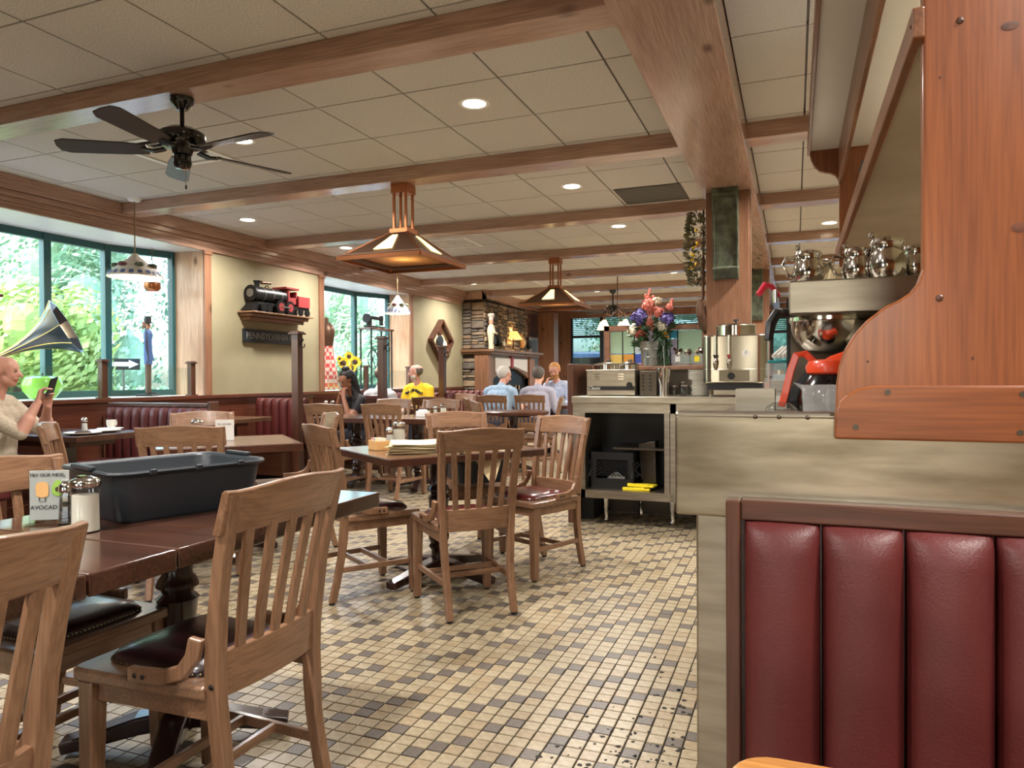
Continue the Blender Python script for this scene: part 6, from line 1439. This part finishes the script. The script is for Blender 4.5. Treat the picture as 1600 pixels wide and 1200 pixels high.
    if hair and hairshape != 'bald':
        hs = MB(); n1, n2 = 22, 14; vs = []; rr = random.Random(len(label))
        for j in range(n2+1):
            th = math.pi*j/n2
            for i in range(n1):
                ph = 2*math.pi*i/n1; d_ = Vector((math.sin(th)*math.cos(ph), math.sin(th)*math.sin(ph), math.cos(th)))
                r_ = Vector((.094,.108,.102)); p = Vector((d_.x*r_.x, -.022+d_.y*r_.y, .038+d_.z*r_.z)); fy = p.y
                low = {'short':-.01,'bald':-.02,'long':-.02,'wavy':-.02}.get(hairshape,-.01)
                cut = False
                if fy > .045 and p.z < .085: cut = True                      # the face stays free
                if p.z < -.055: cut = True
                if -.005 < fy <= .045 and p.z < .03: cut = True
                if hairshape == 'bald' and p.z > .055: cut = True
                if cut: p = Vector((p.x*.72, -.02+(p.y+.02)*.72, .03+(p.z-.03)*.72))
                else: p *= 1+rr.uniform(-.015,.02)
                vs.append(Hd(*p))
        fs = []
        for j in range(n2):
            for i in range(n1): k = (i+1) % n1; fs.append((j*n1+i, j*n1+k, (j+1)*n1+k, (j+1)*n1+i))
        hs.add(vs, fs)
        if hairshape == 'long':
            hs.ell(Hd(0,-.05,.135), (.05,.05,.04), 12, 8)
            hs.tube([hc+Vector(q) for q in ((0,-.05,.03),(-.02,-.085,-.08),(-.07,-.10,-.19),(-.12,-.07,-.30))], [.07,.065,.055,.03], 12); hs.tube([Hd(-.075,-.03,.03),Hd(-.09,-.03,-.08),Hd(-.10,.0,-.2)], [.03,.03,.018], 8)
        hs.build('hair', hair, t, smooth=R(60))
    return t, B, H, U, Hd
def seat_at(u, v, d, off=0):
    p = at(u, v, d); return Vector((p.x, p.y, 0))
# man with the phone, left edge
pm = seat_at(-6, 585, 5.2)
HM = .55
person('balding man in a checked tan shirt at the left edge holding up a phone', (pm.x+.02,pm.y-.07,.0), -66, lean=6, head=(14,-4), arms={'R': ((.18,.33,.26),(.10,.40,.47),(-.15,.2,.95),(-.3,1,-.3),(-.8,.2,0),.8), 'L': ((-.22,.26,.24),(-.05,.38,.44),(.35,.25,.8),(.6,.6,-.4),(.2,-.2,.9),.6)}, mats={'skin':'skin_pink','shirt':'shirt_tan'}, hair='hair_grey', hairshape='bald', vox=.008, build=1.1, sleeves='short')
ph = Matrix.Rotation(R(-66),3,'Z') @ Vector((.05,.47,HM+.60)); t = thing('mobile_phone', 'dark mobile phone held up by the man at the left edge', 'phone', (pm.x+.02+ph.x,pm.y-.07+ph.y,ph.z-.02), R(-66)); Mx = Matrix.Rotation(R(-28),4,'X') @ Matrix.Rotation(R(20),4,'Y')
MB().b2((-.037,-.004,-.075),(.037,.004,.075)).tf(Mx).build('body', 'black', t, bevel=.004); MB().b2((-.033,-.0052,-.068),(.033,-.0042,.068)).tf(Mx).build('screen', mat('screen', (30,40,60), .15, emit=(60,80,110), estr=.3), t)
# woman with black hair, hands at her face
pw = seat_at(563, 600, 8.9)
person('woman with black hair in a bun and a dark top, hands raised to her face', (pw.x,pw.y,0), 150, lean=12, head=(10,14), arms={'R': ((.20,.24,.20),(.07,.24,.47),(-.2,0,1),(-.5,-.8,0),(-.5,-.2,.5),.9), 'L': ((-.22,.26,.20),(-.07,.26,.47),(.2,-.1,1),(.5,-.8,0),(.5,-.2,.5),.9)}, mats={'skin':'skin_brown','shirt':'shirt_black'}, hair='hair_black', hairshape='long', build=.95, sleeves='none', vox=.01, seat=.40)
# man half hidden by the post
pg = seat_at(594, 600, 9.55)
person('man in a light grey shirt half hidden by the coat hook post', (pg.x,pg.y,0), 0, mats={'skin':'skin_pink','shirt':'shirt_grey'}, hair='hair_grey', hairshape='bald', head=(0,0), vox=.012, seat=.44)
# yellow shirt
py_ = seat_at(655, 600, 10.85)
ty, *_r = person('balding bearded man in a yellow shirt with MICHIGAN lettering', (py_.x,py_.y,0), 172, lean=4, head=(-55,0), arms={'R': ((.28,.08,.16),(.24,.26,.30),(.1,.5,.8),(-.5,.5,0),(-.5,0,.5),.9), 'L': ((-.27,.06,.15),(-.2,.28,.22),(.2,1,.1),(0,0,-1),(.8,.2,0),.5)}, mats={'skin':'skin_pink','shirt':'shirt_yellow','beard':'hair_white'}, hair='hair_grey', hairshape='bald', beard=True, build=1.1, vox=.0105, seat=.49)
word = 'MICHIGAN'; bo = [c for c in ty.children if c.name.startswith('body')][0]
from mathutils.bvhtree import BVHTree
bv = BVHTree.FromPolygons([v.co.copy() for v in bo.data.vertices], [tuple(p.vertices) for p in bo.data.polygons])
for i, chh in enumerate(word):
    x = -(i-3.5)*.036; z = .57+.425-.007*abs(i-3.5)**1.5
    hit, nn, fi, dd = bv.ray_cast(Vector((x,1,z)), Vector((0,-1,0)))
    if hit is None: continue
    a = math.atan2(nn.x, nn.y); text(chh, .062, 'navy', ty, Matrix.Translation(hit+Vector((nn.x*.02,nn.y*.02,0))) @ Matrix.Rotation(math.pi-a,4,'Z') @ FRONT, 'shirt_letter', ext=.012)
# three men at the back
pa = seat_at(776, 600, 10.25)
person('white-haired man in a pale blue shirt seen from behind', (pa.x,pa.y,0), -8, lean=16, head=(-28,4), mats={'skin':'skin_pink','shirt':'shirt_blue'}, hair='hair_white', build=1.12, vox=.012, seat=.47, sleeves='short', arms={'R': ((.27,.16,.14),(.22,.36,.22),(0,1,0),(0,0,-1),(-1,0,0),.4), 'L': ((-.27,.16,.14),(-.2,.36,.22),(0,1,0),(0,0,-1),(1,0,0),.4)})
pb2 = seat_at(839, 600, 10.6)
person('grey-haired man in a light striped shirt seen from behind', (pb2.x,pb2.y,0), 4, lean=6, head=(-8,4), mats={'skin':'skin_light','shirt':'shirt_lilac'}, hair='hair_grey', build=1.12, vox=.012, seat=.44, sleeves='long')
pc = seat_at(874, 600, 11.7)
person('blond bearded man in a blue checked shirt resting his cheek on his hand', (pc.x,pc.y,0), 168, lean=10, head=(18,10), mats={'skin':'skin_pink','shirt':'shirt_plaid','beard':'hair_blond'}, hair='hair_blond', beard=True, build=1.1, vox=.010, seat=.52, sleeves='long', arms={'R': ((.24,.24,.20),(.13,.20,.46),(-.25,-.1,.95),(-.7,-.6,0),(-.4,.8,0),.7), 'L': ((-.27,.14,.14),(-.1,.36,.22),(.5,.8,0),(0,0,-1),(.5,-.5,0),.5)})
